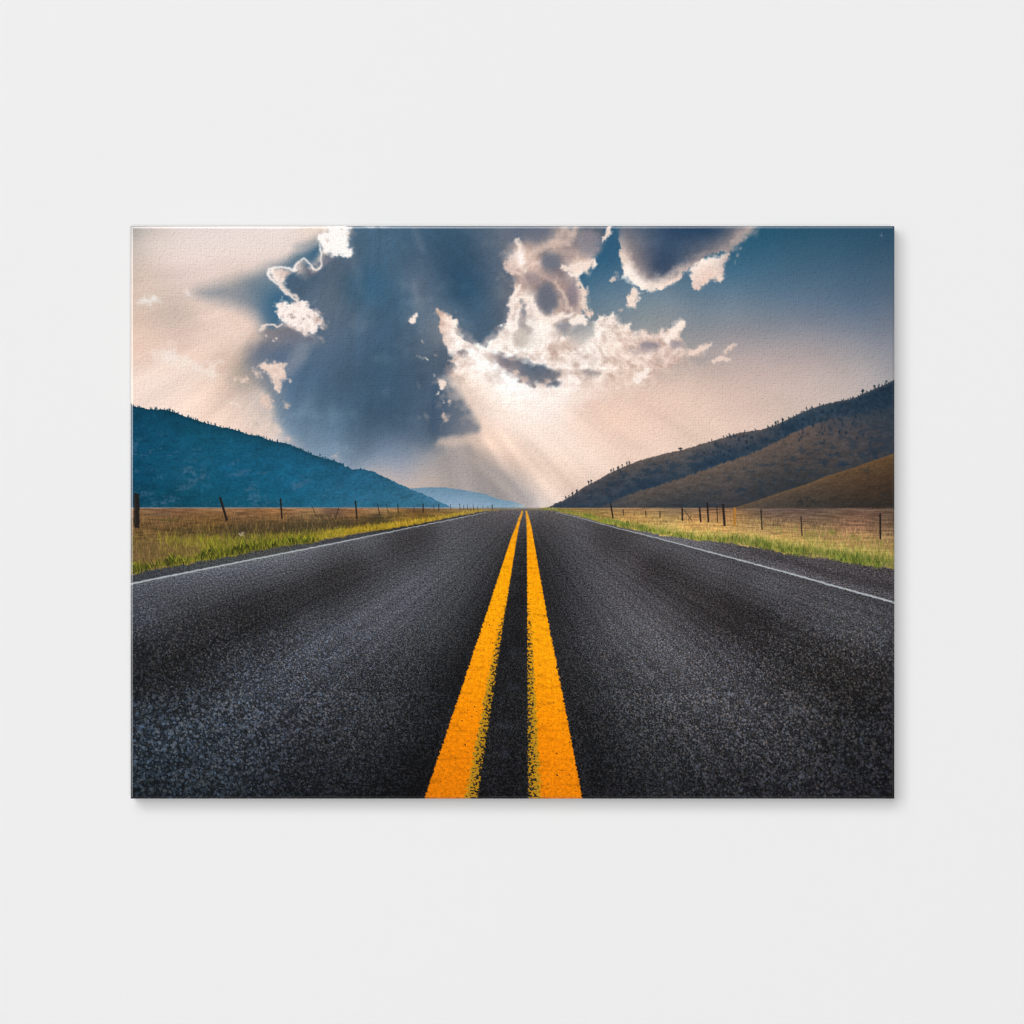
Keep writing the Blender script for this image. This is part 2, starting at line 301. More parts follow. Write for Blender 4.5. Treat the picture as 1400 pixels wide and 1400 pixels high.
def paint_bright():
    # right-hand sunlit mass: lower bright body
    p = [(598,426),(606,425),(614,432),(628,438),(623,447),(630,460),(642,468),(660,474),(676,464),(692,446),(698,425),(740,470),(765,458),(782,455),(798,448),(803,440),(814,436),(822,430),(840,432),(846,440),(860,443),(864,453),(884,453),
         (897,458),(903,450),(912,452),(924,443),(935,438),(936,446),(928,462),(945,478),(960,474),(974,470),(968,479),(945,490),(925,500),(905,510),(890,525),(850,535),(800,545),(760,550),(720,560),(690,585),(655,560),(640,545),(618,530),(613,515),(622,498),(612,480),(602,455)]
    sl, m = mask(p, lambda x, y: 2.8 + 24 * sst(495, 545, y) + 14 * sst(905, 960, x) * sst(478, 500, y), 6, 13, rough=2)
    x = X[sl]; y = Y[sl]
    f = [(606,432,(225,198,182)),(614,446,(250,230,218)),(612,462,(225,205,195)),(622,472,(254,243,236)),(640,490,(252,240,232)),(660,500,(254,246,241)),(630,510,(248,230,218)),(660,530,(246,228,215)),(690,520,(255,250,247)),(720,480,(252,242,235)),
         (760,480,(244,226,215)),(720,530,(255,247,242)),(780,470,(246,230,220)),(800,490,(253,243,236)),(770,530,(253,240,231)),(830,455,(252,240,231)),(850,470,(246,226,214)),(880,465,(228,205,195)),(930,450,(247,228,215)),
         (915,470,(224,202,192)),(900,490,(232,208,196)),(950,482,(222,200,188)),(870,500,(245,225,212)),(840,510,(244,224,211)),(830,535,(240,216,201)),(890,520,(228,206,192)),(690,560,(250,232,220)),(690,470,(252,241,233)),(650,560,(230,208,194))]
    c = tps(f, x, y, .02)
    b = .55 * billow(x / 26 + .3 * fbm(x / 30, y / 30, 3, 3), y / 22, 5, 21) + .45 * billow(x / 11 - y / 30, y / 9, 4, 22); e = fbm(x / 9, y / 8, 4, 9)
    amp = (1 - .75 * sst(505, 545, y))
    k = (amp * (.13 * sst(.28, .8, b) * (.4 + .6 * sst(690, 760, x)) - .05 * e + .12 * sst(-.05, .5, fbm((x - y) / 22 + 3, (x + y) / 40, 4, 28)) - .05 * fbm((x + y) / 16, (y - x) / 30, 4, 23)))[..., None]
    c = c * (1 - k * np.array((.85, 1.05, 1.15), np.float32)) + 5
    lay(sl, m, np.clip(c + 4, 0, 255))
    # upper mottled column
    p = [(690,355),(694,342),(700,326),(708,308),(760,304),(836,304),(826,320),(818,332),(815,350),(812,362),(804,370),(795,376),(790,384),(790,394),(802,393),(806,398),(800,407),(801,420),(808,428),(812,436),(806,436),(797,424),(794,430),(799,445),(788,452),(775,455),(760,470),
         (720,480),(690,465),(684,452),(694,440),(697,420),(696,408),(702,396),(706,386),(698,374),(692,366)]
    sl, m = mask(p, lambda x, y: 2.2 + (9 * sst(350, 325, y) + 5 * sst(400, 380, y) * sst(715, 695, x)) * (1 - sst(800, 820, x)), 6, 12, rough=2)
    x = X[sl]; y = Y[sl]
    f = [(698,318,(96,106,122)),(725,318,(104,110,124)),(745,318,(122,120,128)),(780,325,(138,130,134)),(812,338,(130,126,134)),(786,310,(150,140,140)),(706,335,(170,155,152)),(705,352,(248,230,220)),(694,362,(214,190,180)),(712,362,(236,212,200)),(728,345,(216,190,176)),
         (735,360,(218,192,180)),(750,360,(118,116,124)),(744,352,(122,120,128)),(758,335,(212,186,172)),(782,316,(206,182,170)),(775,345,(162,144,142)),(790,356,(226,200,186)),(786,372,(246,226,212)),(806,360,(226,204,192)),(712,378,(192,168,160)),(735,380,(180,156,148)),(745,395,(132,122,126)),
         (742,415,(112,110,120)),(755,410,(116,114,122)),(762,388,(196,170,160)),(768,402,(170,150,146)),(778,410,(134,122,126)),(772,378,(140,128,132)),(785,405,(150,134,136)),(700,408,(250,232,222)),(712,398,(222,198,186)),(724,415,(248,232,222)),(732,430,(244,226,216)),(765,425,(208,182,170)),(785,425,(168,150,148)),
         (790,440,(250,234,222)),(700,425,(222,200,190)),(700,445,(252,240,232)),(690,460,(252,240,232)),(716,440,(160,152,152)),(714,462,(206,194,184)),(735,450,(252,242,234)),(755,440,(246,230,219)),(772,446,(158,152,154)),(760,460,(225,208,198)),(735,475,(252,243,236)),(800,402,(232,208,194)),(806,432,(228,204,190)),(795,415,(214,190,178))]
    c = tps(f, x, y, .004)
    b = billow(x / 17, y / 20, 5, 61); e = fbm(x / 7, y / 9, 4, 19)
    L = c.mean(-1); amp = .06 + .14 * np.exp(-((L - 190) / 45) ** 2)
    k = (amp * (b - .36) - .05 * e)[..., None]
    c = c * (1 - k * np.array((.9, 1.05, 1.1), np.float32)) + 3
    lay(sl, m, np.clip(c, 0, 255))
    # soft grey hollows
    for q, cc, a, fe in (((754,359,13,10),(112,118,130),.85,6), ((748,408,13,22),(106,111,124),.9,7), ((728,380,12,10),(152,138,142),.7,7), ((784,398,7,20),(138,128,137),.75,4), ((807,333,18,17),(142,137,145),.75,7), ((702,320,18,11),(102,111,128),.8,8), ((734,319,17,12),(106,112,127),.8,8),
                     ((762,474,13,5),(208,186,174),.85,4), ((886,474,14,6.5),(148,139,146),.9,5), ((869,480,9,3.5),(178,162,160),.75,4), ((925,471,8,4.5),(160,150,155),.9,4), ((807,510,12,4.5),(156,145,144),.9,5), ((767,510,8,6),(198,178,168),.6,5),
                     ((840,480,14,5),(240,218,205),.5,5), ((899,493,6,5),(206,188,180),.6,5), ((855,520,16,6),(230,206,190),.5,6), ((828,470,10,5),(242,222,208),.5,5), ((862,463,6,4),(228,206,194),.6,4), ((960,492,20,5),(164,155,156),.6,6), ((833,438,2.2,5),(176,160,156),.6,2), ((690,455,6,5),(196,170,160),.5,5), ((681,448,5,4),(150,138,142),.5,4)):
        oval(*q, cc, a, fe, 4, 14, rough=0)
    blob([(780,449),(800,443),(815,437),(812,455),(802,470),(786,480),(774,468)], [(790,450,(150,152,156)),(806,448,(158,160,162)),(795,470,(206,196,188)),(780,470,(216,200,190))], .85, 5, 3, 12, rough=0)
    # sunlit torn ridges
    for p, w, cc, a, fe in (([(707,328),(711,343),(713,358),(718,370)], (5,9,10,6), (248,229,218), .95, 3), ([(711,348),(714,358)], (6,7), (255,246,240), .9, 2), ([(689,361),(695,371),(711,373)], (3,5,7), (228,203,191), .9, 2.5), ([(719,366),(728,350),(736,342),(751,334),(777,331),(785,318),(787,308)], (8,9,7,8,8,8,6), (208,184,173), .8, 4),
                     ([(770,366),(790,366),(804,362),(811,357)], (7,12,9,4), (244,224,212), .95, 2.2), ([(778,374),(790,376),(796,372)], (5,7,4), (252,236,226), .9, 2), ([(710,389),(703,403),(698,417),(702,426)], (5,8,9,5), (250,233,223), .95, 2), ([(706,410),(716,405),(726,408),(733,426),(742,436),(752,440),(764,433),(780,430)], (7,6,8,8,8,9,8,6), (251,236,225), .95, 2.5),
                     ([(760,388),(770,402),(777,420),(790,432)], (3,5,5,5), (218,194,182), .85, 2.2), ([(766,412),(775,424)], (4,5), (206,182,172), .7, 2.5), ([(790,386),(799,399),(796,411),(800,422),(807,433)], (4,8,5,4,3), (238,214,200), .95, 1.6), ([(782,440),(794,434),(799,441)], (9,10,7), (252,237,226), .95, 2), ([(730,372),(744,378),(756,384)], (4,5,4), (196,170,162), .7, 3),
                     ([(709,424),(706,436),(702,450)], (4,5,8), (253,240,231), .95, 1.8), ([(724,440),(735,452),(750,452)], (8,10,8), (253,242,234), .8, 3), ([(770,345),(784,346),(800,348)], (4,6,4), (186,166,160), .6, 4), ([(833,309),(832,318),(827,324),(824,331)], (9,8,5,2), (246,223,210), .95, 1.6), ([(812,352),(814,360),(811,366)], (3,4,3), (252,234,222), .95, 1.2)):
        stroke(p, w, cc, a, fe, 3.2, 8)
    oval(716,424,3,9,(134,134,143),.85,2.5,3,9,rough=0); oval(713,462,6,16,(206,195,185),.85,4,4,10,rough=0); oval(712,412,3,3,(128,132,140),.7,2,2,6,rough=0); oval(770,446,10,6,(150,149,154),.9,4,3,9,rough=0); oval(632,482,7,3.5,(130,121,126),.85,3,3,9,rough=0); oval(614,505,5,9,(140,131,136),.6,4,4,10,rough=0); oval(625,452,4,5,(190,170,162),.7,3,3,8,rough=0); oval(640,497,4,3,(226,200,188),.6,2,3,6,rough=0)
    # upper fringe of the cream cloud: pointed tufts
    for p, w, cc in (([(832,440),(836,432),(839,428)], (7,5,2), (250,233,222)), ([(822,436),(826,432)], (6,3), (250,233,222)), ([(856,450),(860,444),(862,441)], (8,5,2), (250,234,223)), ([(905,458),(905,452)], (6,3), (248,228,216)), ([(912,465),(920,454),(930,444),(934,440)], (10,10,8,4), (252,235,223)), ([(880,458),(884,454)], (6,3), (240,218,206)),
                     ([(944,484),(956,477),(972,470)], (7,7,3), (236,212,198)), ([(990,482),(998,475),(1008,470)], (4,5,2), (224,201,189)), ([(975,494),(985,490),(998,492)], (5,7,4), (234,210,197)), ([(870,520),(880,512),(886,505)], (9,10,6), (252,237,227)), ([(846,425),(851,423)], (2,2), (206,190,182))):
        stroke(p, w, cc, .95, 1.6, 2.4, 6)
    # slate patch under the glow
    blob([(664,481),(676,482),(690,485),(700,490),(716,494),(734,498),(752,502),(764,508),(764,517),(752,521),(738,526),(726,527),(714,522),(706,512),(694,508),(682,500),(670,492)],
         [(670,486,(206,186,176)),(684,492,(136,128,134)),(694,496,(116,113,122)),(704,500,(122,117,124)),(716,503,(94,103,118)),(734,510,(88,99,114)),(752,512,(104,108,119)),(722,522,(118,116,124)),(744,522,(112,113,121))], .92, 5, 5, 13, rough=0, tex=.07, ts=9)
    oval(757,525,9,4.5,(96,103,117),.92,4,3,9,rough=0)
    for q, cc in (((716,519,6,5),(214,190,178)), ((748,521,4,3),(200,178,168)), ((741,527,6,2.5),(238,216,203)), ((706,509,4,4),(222,198,186)), ((700,491,4,2.5),(166,148,146))): oval(*q, cc, .8, 2.6, 3, 8, rough=0)
    for q in ((711,521,3,2),(730,528,3.5,2.5)): oval(*q, (126,120,126), .85, 2, 2, 6, rough=0)
    # top-right slate cloud with lit fringe
    lit_cloud([(848,296),(1040,296),(1030,314),(1014,328),(1002,342),(985,345),(962,354),(946,364),(936,374),(930,382),(918,391),(898,397),(882,399),(872,393),(862,386),(856,379),(850,380),(851,366),(848,348),(847,330)],
         [(850,320,(124,126,136)),(852,350,(226,204,192)),(858,372,(254,240,230)),(880,397,(252,236,225)),(910,392,(246,224,210)),(932,378,(228,204,192)),(960,355,(150,140,142)),(1000,342,(168,152,150)),(1030,312,(176,160,156)),(980,315,(120,124,132))],
         [(856,315,(106,110,122)),(866,335,(126,124,130)),(895,330,(76,92,114)),(940,318,(48,72,99)),(980,318,(58,80,105)),(1005,318,(120,118,126)),(920,350,(62,82,106)),(898,368,(66,80,102)),(945,345,(84,96,114)),(980,332,(104,108,120)),(874,352,(120,116,124)),(915,376,(84,92,110)),(880,375,(150,140,142))],
         lambda x, y: 1 + 9 * np.exp(-(((x - 862) / 16) ** 2 + ((y - 370) / 22) ** 2)) + 5 * sst(375, 392, y), lambda x, y: 8 + 10 * sst(335, 375, y) * sst(945, 920, x) + 8, lambda x, y: 1.8 + 5 * sst(985, 1020, x), 4, 10, tex=.05, ts=14)
    blob([(833,384),(842,374),(848,376),(843,382),(836,386)], (222,200,190), .9, 1.6, 3, 7)
    blob([(941,371),(950,360),(965,353),(980,347),(996,345),(999,350),(992,360),(992,375),(986,387),(979,382),(966,388),(950,398),(945,392),(946,384)], [(950,365,(252,234,222)),(975,353,(250,234,222)),(990,350,(226,204,194)),(970,372,(236,210,196)),(985,380,(238,214,200)),(950,392,(232,206,194)),(995,355,(180,166,166))], 1, 1.8, 3, 8, tex=.04, ts=6)
    blob([(874,393),(875,402),(870,418),(864,424),(858,418),(855,404),(862,398)], (244,222,208), 1, 1.6, 3.5, 7, tex=.05, ts=5); blob([(846,425),(852,422),(850,426)], (200,184,176), .7, 1.5, 2)
    blob([(1034,304),(1024,320),(1010,335),(1002,343),(996,340),(1000,326),(1012,308)], (186,168,162), .6, 4, 4, 9, tex=.06, ts=6)
    for q in ((1020,326,2,1.4),(1008,348,1.2,3),(1004,358,1,3),(1012,340,1.5,1.5)): oval(*q, (190,178,174), .7, 1.2, 2)
    stroke([(1203.5,321.5),(1206,322)], 2, (96,118,142), .8, 1); stroke([(1205.5,318),(1205,325)], 1.2, (92,114,140), .7, 1)

# ---------------------------------------------------------------- hills
RIDGE_L = [(178,552),(181.5,554.6),(190,557),(199,558.5),(213,559.5),(228,560),(237.5,563),(247,567),(257,570.6),(272,575),(286,579.7),(301,584),(312,585.5),(324,588),(334,592),(343.6,594.7),(353,595.5),(360,598),(367,601),(380,604),(394,606.7),(410,613.5),(430,622.5),(443,626.5),(455,629),(466.6,633.7),(474,638.5),(482,642),(493.6,641.4),(503,642.5),(511,645),(536,656.8),(561,668.4),(584,678),(611,690.6),(618,694)]
FAR = [(540,668),(563,667.6),(584,666.3),(607,666.3),(632.5,669.7),(661,674.8),(681,682),(690,684.3),(701.6,685.6),(713,689.3),(719,694)]
RIDGE_A = [(748,694.5),(761,687.7),(771,683.8),(782.6,677),(794,669),(805.7,661.6),(825,652),(831,648),(840,644),(856,636.6),(871,630.8),(885,626.5),(898,623),(914,619),(931,615.4),(945,611.5),(960,606.5),(975,602.5),(990,598.5),(1010,592),(1025,589.5),(1040,587.5),(1050,584.5),(1060,581),(1068,577.5),(1080,572),(1092,566),(1104,561),(1117,556),(1130,552),(1145,549),(1160,546),(1172,542),(1184,536.5),(1192,533),(1204,528.5),(1215,523.5),(1226,518.5)]
RIDGE_B = [(815,696),(834.7,687.5),(856,678),(875,671),(898,664.5),(921.5,656.8),(940.7,650),(960,643.5),(990,633),(1020,623),(1050,610),(1080,594),(1110,581),(1135,573),(1165,566),(1195,560),(1226,553)]
RIDGE_C = [(985,698),(1000,695.5),(1030,686),(1070,672),(1100,663),(1130,651),(1160,641.5),(1190,631),(1226,619)]
def below(r, fe=.8, jag=.8):
    p = np.array(r, float); sl = crop(p[0, 0], p[:, 1].min() - 4, p[-1, 0], 699)
    x = X[sl]; y = Y[sl]; yr = np.interp(x, p[:, 0], p[:, 1]) + jag * fbm(x / 4, x * 0, 3, 6)
    return sl, sst(-fe, fe, y - yr), y - yr
def trees(r, xs, col, rs, hmin=3, hmax=7):
    p = np.array(r, float)
    for x in xs:
        y = np.interp(x, p[:, 0], p[:, 1]); h = rs.uniform(hmin, hmax); w = h * rs.uniform(.3, .55); x += rs.uniform(-.5, .5)
        stroke([(x, y + 1), (x + rs.uniform(-.3, .3), y - h * .5)], .9, col, .8, .6)
        blob([(x - w / 2, y - h * .35), (x - w * .4, y - h * .75), (x, y - h), (x + w * .45, y - h * .7), (x + w / 2, y - h * .3)], col, .85, .8, 1.2, 3)
def paint_hills():
    rs = np.random.RandomState(5)
    sl, m, d = below(FAR, 1, .3); x = X[sl]; y = Y[sl]
    c = tps([(563,670,(118,148,170)),(605,668,(108,141,166)),(660,678,(118,149,170)),(700,688,(130,158,178)),(600,690,(138,166,188)),(650,690,(142,168,190)),(715,692,(165,180,190))], x, y)
    lay(sl, m, c * (1 + .03 * fbm(x / 14, y / 5, 4, 2)[..., None]))
    sl, m, d = below(RIDGE_L, .7, 1.2); x = X[sl]; y = Y[sl]
    c = tps([(182,565,(18,78,106)),(182,620,(16,82,114)),(182,670,(14,76,104)),(240,580,(20,84,112)),(240,640,(22,92,122)),(250,680,(18,84,108)),(300,600,(24,92,120)),(320,640,(26,100,134)),(330,680,(22,94,122)),(380,615,(28,94,124)),(400,650,(32,108,144)),(400,685,(30,102,132)),
             (450,640,(36,100,132)),(480,670,(46,116,152)),(480,690,(50,120,152)),(540,670,(56,120,152)),(560,688,(66,132,164)),(600,691,(84,148,184))], x, y, .01)
    n = fbm(x / 22 + y / 40, y / 13, 5, 3); g = fbm(x / 5, y / 3.5, 3, 4)
    c = c * ((.88 - .06 * sst(420, 560, x))[..., None] + .09 * n[..., None] + .08 * g[..., None])
    c = c * (1 - .22 * np.exp(-d / 5) * sst(520, 420, x))[..., None]
    # bare slopes between the trees
    q = sst(.22, .75, fbm(x / 30 + y / 22, y / 14, 4, 12) + .45 * fbm(x / 4, y / 4, 3, 13)) * sst(20, 50, d) * .5
    q = q + .7 * np.exp(-(((x - 267) / 20) ** 2 + ((y - 650) / 22) ** 2)) * sst(-.2, .6, fbm(x / 7, y / 7, 4, 15)) + .5 * np.exp(-(((x - 350) / 45) ** 2 + ((y - 688) / 7) ** 2)) * sst(-.2, .6, fbm(x / 9, y / 5, 4, 16)) + .45 * np.exp(-(((x - 215) / 25) ** 2 + ((y - 686) / 9) ** 2)) * sst(-.1, .6, fbm(x / 9, y / 5, 4, 17))
    c = c + (np.array((92,112,138), np.float32) - c) * np.clip(q * .75, 0, .55)[..., None]
    lay(sl, m, c)
    tr = list(rs.uniform(182, 480, 60)) + [213,213.5,219,232,233,236,257,284,288,289,294,301,379,493,498]
    trees(RIDGE_L, tr, (20,62,84), rs, 1.2, 2.8)
    trees(RIDGE_L, [213,232.5,236,284,294,379,437], (22,50,66), rs, 3.2, 4.6)
    # right-hand hills
    sl, m, d = below(RIDGE_A, .7, .8); x = X[sl]; y = Y[sl]
    c = tps([(760,692,(40,58,78)),(800,680,(58,66,80)),(830,655,(66,68,76)),(850,680,(40,60,82)),(870,645,(74,74,80)),(890,660,(36,58,82)),(930,625,(84,80,82)),(940,645,(54,68,84)),(960,640,(36,60,84)),(990,608,(70,74,84)),(1000,625,(34,60,84)),(1050,595,(58,68,82)),(1080,585,(32,60,84)),(1120,565,(44,66,86)),(1160,555,(34,58,80)),(1220,530,(24,48,70)),(1220,570,(34,56,76)),(1150,600,(56,64,76))], x, y, .01)
    c = c + .30 * (c.mean(-1, keepdims=True) * np.array((1.04, 1.0, .98), np.float32) - c) + 3
    g = fbm(x / 6, y / 4, 4, 24); n = fbm(x / 18 - y / 30, y / 10, 4, 25)
    c = c * (1 + .10 * n + .12 * g)[..., None]
    q = sst(.1, .5, fbm(x / 16, y / 8, 4, 26) + .5 * g + .25 * np.exp(-((d - 28) / 14) ** 2)) * sst(5, 12, d)
    c = c + (np.array((34,54,72), np.float32) - c) * (.55 * q)[..., None]
    c = c + (np.array((104,92,88), np.float32) - c) * (.45 * np.exp(-(d / 2.5) ** 2))[..., None]
    lay(sl, m, c)
    sl, m, d = below(RIDGE_B, 1.6, 2.); x = X[sl]; y = Y[sl]
    m = m * (1 - .85 * sst(1090, 1160, x) * np.exp(-np.clip(d, 0, 99) / 16))
    c = .78 * tps([(835,694,(64,68,74)),(870,680,(88,80,76)),(900,690,(62,64,68)),(940,660,(92,80,74)),(960,685,(58,62,68)),(1000,640,(98,84,76)),(1020,670,(64,64,68)),(1060,612,(100,84,76)),(1080,650,(62,62,64)),(1120,600,(92,78,74)),(1150,640,(66,64,66)),(1180,590,(76,72,76)),(1220,580,(52,60,72)),(1220,620,(54,58,66)),(1000,692,(60,60,64))], x, y, .01); c = c + .22 / .78 * c.mean(-1, keepdims=True)
    g = fbm(x / 6 + y / 9, y / 3.5, 4, 34); n = fbm(x / 20, y / 7, 4, 35)
    c = c * (1 + .10 * n + .12 * g)[..., None]
    q = sst(.25, .6, fbm(x / 14, y / 7, 4, 36) + .35 * g + .30 * sst(1060, 1200, x) - .3 * sst(1000, 900, x)) * sst(4, 14, d)
    c = c + (np.array((38,54,70), np.float32) - c) * (.5 * q)[..., None]
    lay(sl, m, c)
    sl, m, d = below(RIDGE_C, .9, .5); x = X[sl]; y = Y[sl]
    c = tps([(1005,696,(92,78,66)),(1060,690,(76,66,58)),(1060,677,(92,74,62)),(1120,658,(98,74,54)),(1120,688,(64,57,51)),(1160,665,(80,60,44)),(1200,632,(100,72,44)),(1215,660,(70,51,36)),(1215,690,(52,45,39))], x, y, .01)
    c = c + .22 * (c.mean(-1, keepdims=True) - c)
    g = fbm(x / 5 + y / 7, y / 3, 4, 44)
    c = c * (1 + .13 * g + .08 * fbm(x / 22 + y / 15, y / 9, 3, 45))[..., None]
    c = c + (np.array((124,94,62), np.float32) - c) * (.35 * np.exp(-(d / 4) ** 2))[..., None]
    lay(sl, m, c)
    for q in ((1095,686,5,3),(1103,682,3,2.5),(1113,686,4,1.8),(1137,684,4,2),(1146,681,3,1.4),(1210,676,3,2)): oval(*q, (46,46,48), .75, 1.5, 3, 5)
    for q in ((850,648,3,3),(872,649,3,2),(1048,604,3,3),(1195,620,6,7),(1186,644,5,3),(1110,622,8,3),(1118,606,9,3),(1150,636,8,5),(1125,630,6,4),(980,673,9,3),(1012,670,8,3),(1075,641,5,2)): oval(*q, (32,50,68), .6, 2, 4, 6)
    D = (34,42,52)
    trees(RIDGE_A, [774,782,783,788,846], D, rs, 3, 5.5); trees(RIDGE_A, [777.5,788.5,805,808,835,838.5,844,851,857,860], D, rs, 4, 6.5)
    trees(RIDGE_A, [930], D, rs, 3.5, 4.5); oval(930, 613, 3, 1.6, D, .8, .8, 1)
    trees(RIDGE_A, [973,990,994,997,1018,1033,1050,1060,1062,1064,1070,1078,1103,1110,1121], (36,50,62), rs, 2.5, 5.5); trees(RIDGE_A, [1179,1180,1196,1202,1061,1070,1212], (30,44,56), rs, 5, 7.5)
    trees(RIDGE_A, list(rs.uniform(1050,1130,16)) + list(rs.uniform(1150,1223,22)), (34,52,66), rs, 1.2, 2.5)
    # dark conifers scattered down the slope
    for k in range(230):
        x = rs.uniform(960, 1223); y = np.interp(x, *np.array(RIDGE_A).T) + rs.gamma(2., 11.)
        if y > np.interp(x, *np.array(RIDGE_C).T) - 3 or (x < 1090 and y > np.interp(x, *np.array(RIDGE_B).T)): continue
        oval(x, y, rs.uniform(.7, 1.5), rs.uniform(1.2, 3), (24,44,62), rs.uniform(.3, .7), .9, .8, 3)

# ---------------------------------------------------------------- valley floor
EDGE_L = [(178,786.5),(208.6,779.6),(247,772.4),(266,769),(305,762),(343.6,754.5),(382,747.7),(440,739.5),(468.6,733.3),(507,726.5),(545.7,721.0),(584,714.4),(623,706.3),(642,702.8),(661,699.5),(690,696.8)]
LINE_L = [(176,798.8),(247,784.4),(305,772.8),(363,761.3),(440,746.2),(507,732.6),(565,720.8),(603.6,713.2),(642,705.3),(664,700.8)]
EDGE_R = [(738,696.8),(755,698.4),(771,701.6),(798,707.6),(825,715.2),(854,721.6),(883,726.5),(921.4,734),(960,739.5),(1000,742.4),(1040,748.5),(1070,756),(1100,760.5),(1130,763.5),(1160,769),(1190,774),(1226,778.5)]
LINE_R = [(760,700.2),(786.4,706.3),(815.4,714.4),(844.3,722.2),(883,731.6),(921.4,741.6),(960,752),(1020,768),(1080,784),(1140,801),(1226,824.6)]
def blades(rs, n, xr, yfun, hfun, cols, a=.7, w=1.):
    for k in range(n):
        x = rs.uniform(*xr); y = yfun(x, rs); 
        if y is None: continue
        h = hfun(x, y) * rs.uniform(.5, 1.2); l = rs.uniform(-.45, .45) * h
        stroke([(x, y), (x + l * .4, y - h * .6), (x + l, y - h)], (w * 1.1, w * .8, w * .3), cols[rs.randint(len(cols))], a * rs.uniform(.5, 1), .55)
def paint_floor():
    rs = np.random.RandomState(9)
    sl = crop(178, 692, 1224, 800); x = X[sl]; y = Y[sl]; g0 = 694.2
    f = [(180,697,(138,106,78)),(300,697,(150,114,80)),(420,697,(154,118,80)),(520,697,(162,126,86)),(620,697,(138,110,70)),(690,696,(120,104,84)),(180,705,(128,94,60)),(300,703,(126,90,56)),(380,705,(132,96,60)),(480,704,(138,101,64)),(560,702,(112,84,48)),
         (180,720,(110,84,52)),(250,718,(104,78,46)),(320,722,(92,72,44)),(400,722,(70,60,42)),(460,716,(74,64,44)),(520,708,(82,68,44)),(180,740,(112,92,52)),(250,735,(96,82,44)),(320,735,(74,66,42)),(400,734,(92,84,40)),(460,728,(120,104,44)),(540,714,(150,120,50)),
         (180,765,(132,106,66)),(230,760,(128,108,58)),(300,752,(120,114,44)),
         (760,697,(140,116,78)),(840,697,(160,126,84)),(940,698,(132,108,82)),(1040,700,(112,92,76)),(1140,700,(104,84,68)),(1220,700,(92,74,60)),(800,704,(150,124,66)),(880,710,(186,146,86)),(940,712,(196,150,92)),(1000,715,(184,140,86)),(1060,714,(138,110,82)),(1120,718,(130,104,78)),(1220,722,(112,90,68)),
         (920,728,(196,170,96)),(1000,730,(206,166,100)),(1080,738,(196,158,92)),(1160,745,(178,140,88)),(1220,745,(160,126,84)),(1160,762,(150,146,62)),(1220,765,(150,130,66))]
    c = tps(f, x, y, .01)
    h = fbm(x / 26, y / 2.6, 4, 51); v = fbm(x / 2.2, y / 7, 3, 52); s = fbm(x / 2, y / 2, 2, 53)
    c = c * (1 + .26 * h + .16 * v * sst(698, 715, y) + .10 * s)[..., None]
    lay(sl, sst(g0 - .8, g0 + .8, y), c)
    # pale far bank, left and right
    stroke([(178,694),(640,694.2)], 1.3, (150,160,176), .5, .8); stroke([(560,694.5),(760,695.3)], 1.4, (150,160,170), .55, .8); stroke([(790,695.5),(1224,697.5)], 1.3, (140,122,104), .5, .8)
    # dark weed belt left, with standing dry stems
    eL = lambda xx: np.interp(xx, *np.array(EDGE_L).T); eR = lambda xx: np.interp(xx, *np.array(EDGE_R).T)
    blob([(235,722),(320,718),(350,714),(440,710),(520,704),(560,702),(540,711),(460,724),(400,733),(340,736),(260,734)], (62,54,40), .55, 4, 5, 14, tex=.2, ts=4)
    blades(rs, 900, (179, 470), lambda a, r: r.uniform(706, min(742, eL(a) - 12)), lambda a, b: 5 + (b - 700) * .12, [(148,112,66),(166,126,76),(110,84,50),(82,66,42),(58,50,36),(176,138,84)], .55, .9)
    blades(rs, 350, (300, 480), lambda a, r: r.uniform(716, eL(a) - 14), lambda a, b: 7, [(66,56,40),(84,70,46),(52,46,36),(100,82,52)], .6, .9)
    for q in ((330,730,5,2),(350,733,3,1.5)): oval(*q, (205,196,186), .75, 1.2, 3, 4)
    oval(290,702,9,2,(100,72,44),.6,2,3); oval(345,699,12,1.6,(104,76,44),.6,1.6,3); oval(220,703,16,1.4,(104,92,80),.5,1.2,3); oval(230,710,14,2,(92,92,40),.5,2,3)
    # verge grass left
    thick = lambda a: np.interp(a, (178, 240, 340, 400, 440, 500, 560, 640, 690), (42, 38, 22, 16, 12, 9, 7, 4, 1))
    G = [(128,128,34),(150,140,46),(106,112,30),(172,152,62),(86,94,28),(160,126,56),(138,140,44),(118,98,52)]
    sl = crop(178, 695, 690, 790); x = X[sl]; y = Y[sl]; e = eL(x); t = (e - y) / thick(x)
    m = sst(-.05, .05, t) * sst(1.15, .8, t + .18 * fbm(x / 7, y / 9, 3, 55)) * sst(-.55, .25, fbm(x / 26, y / 10, 3, 56) + .35 * sst(230, 300, x) + .5 * sst(350, 430, x))
    cg = tps([(180,775,(84,84,34)),(200,750,(116,98,56)),(250,755,(124,110,48)),(290,740,(120,120,36)),(330,745,(112,116,34)),(370,738,(136,128,40)),(430,732,(170,150,40)),(500,722,(188,156,40)),(560,714,(196,158,44)),(640,702,(150,126,50))], x, y)
    lay(sl, m * .55, cg * (1 + .35 * fbm(x / 3, y / 6, 3, 57)[..., None]))
    blades(rs, 800, (179, 470), lambda a, r: eL(a) - thick(a) * r.uniform(.0, 1.) * (1 if a > 235 else r.choice([.35, 1])) - 1, lambda a, b: np.interp(a, (178, 350, 470), (10, 8, 5)), G, .7, 1.)
    blades(rs, 260, (179, 350), lambda a, r: eL(a) - thick(a) * r.uniform(.1, .95) - 1, lambda a, b: 8, [(150,118,74),(126,96,60),(172,140,90),(96,72,44)], .6, .9)
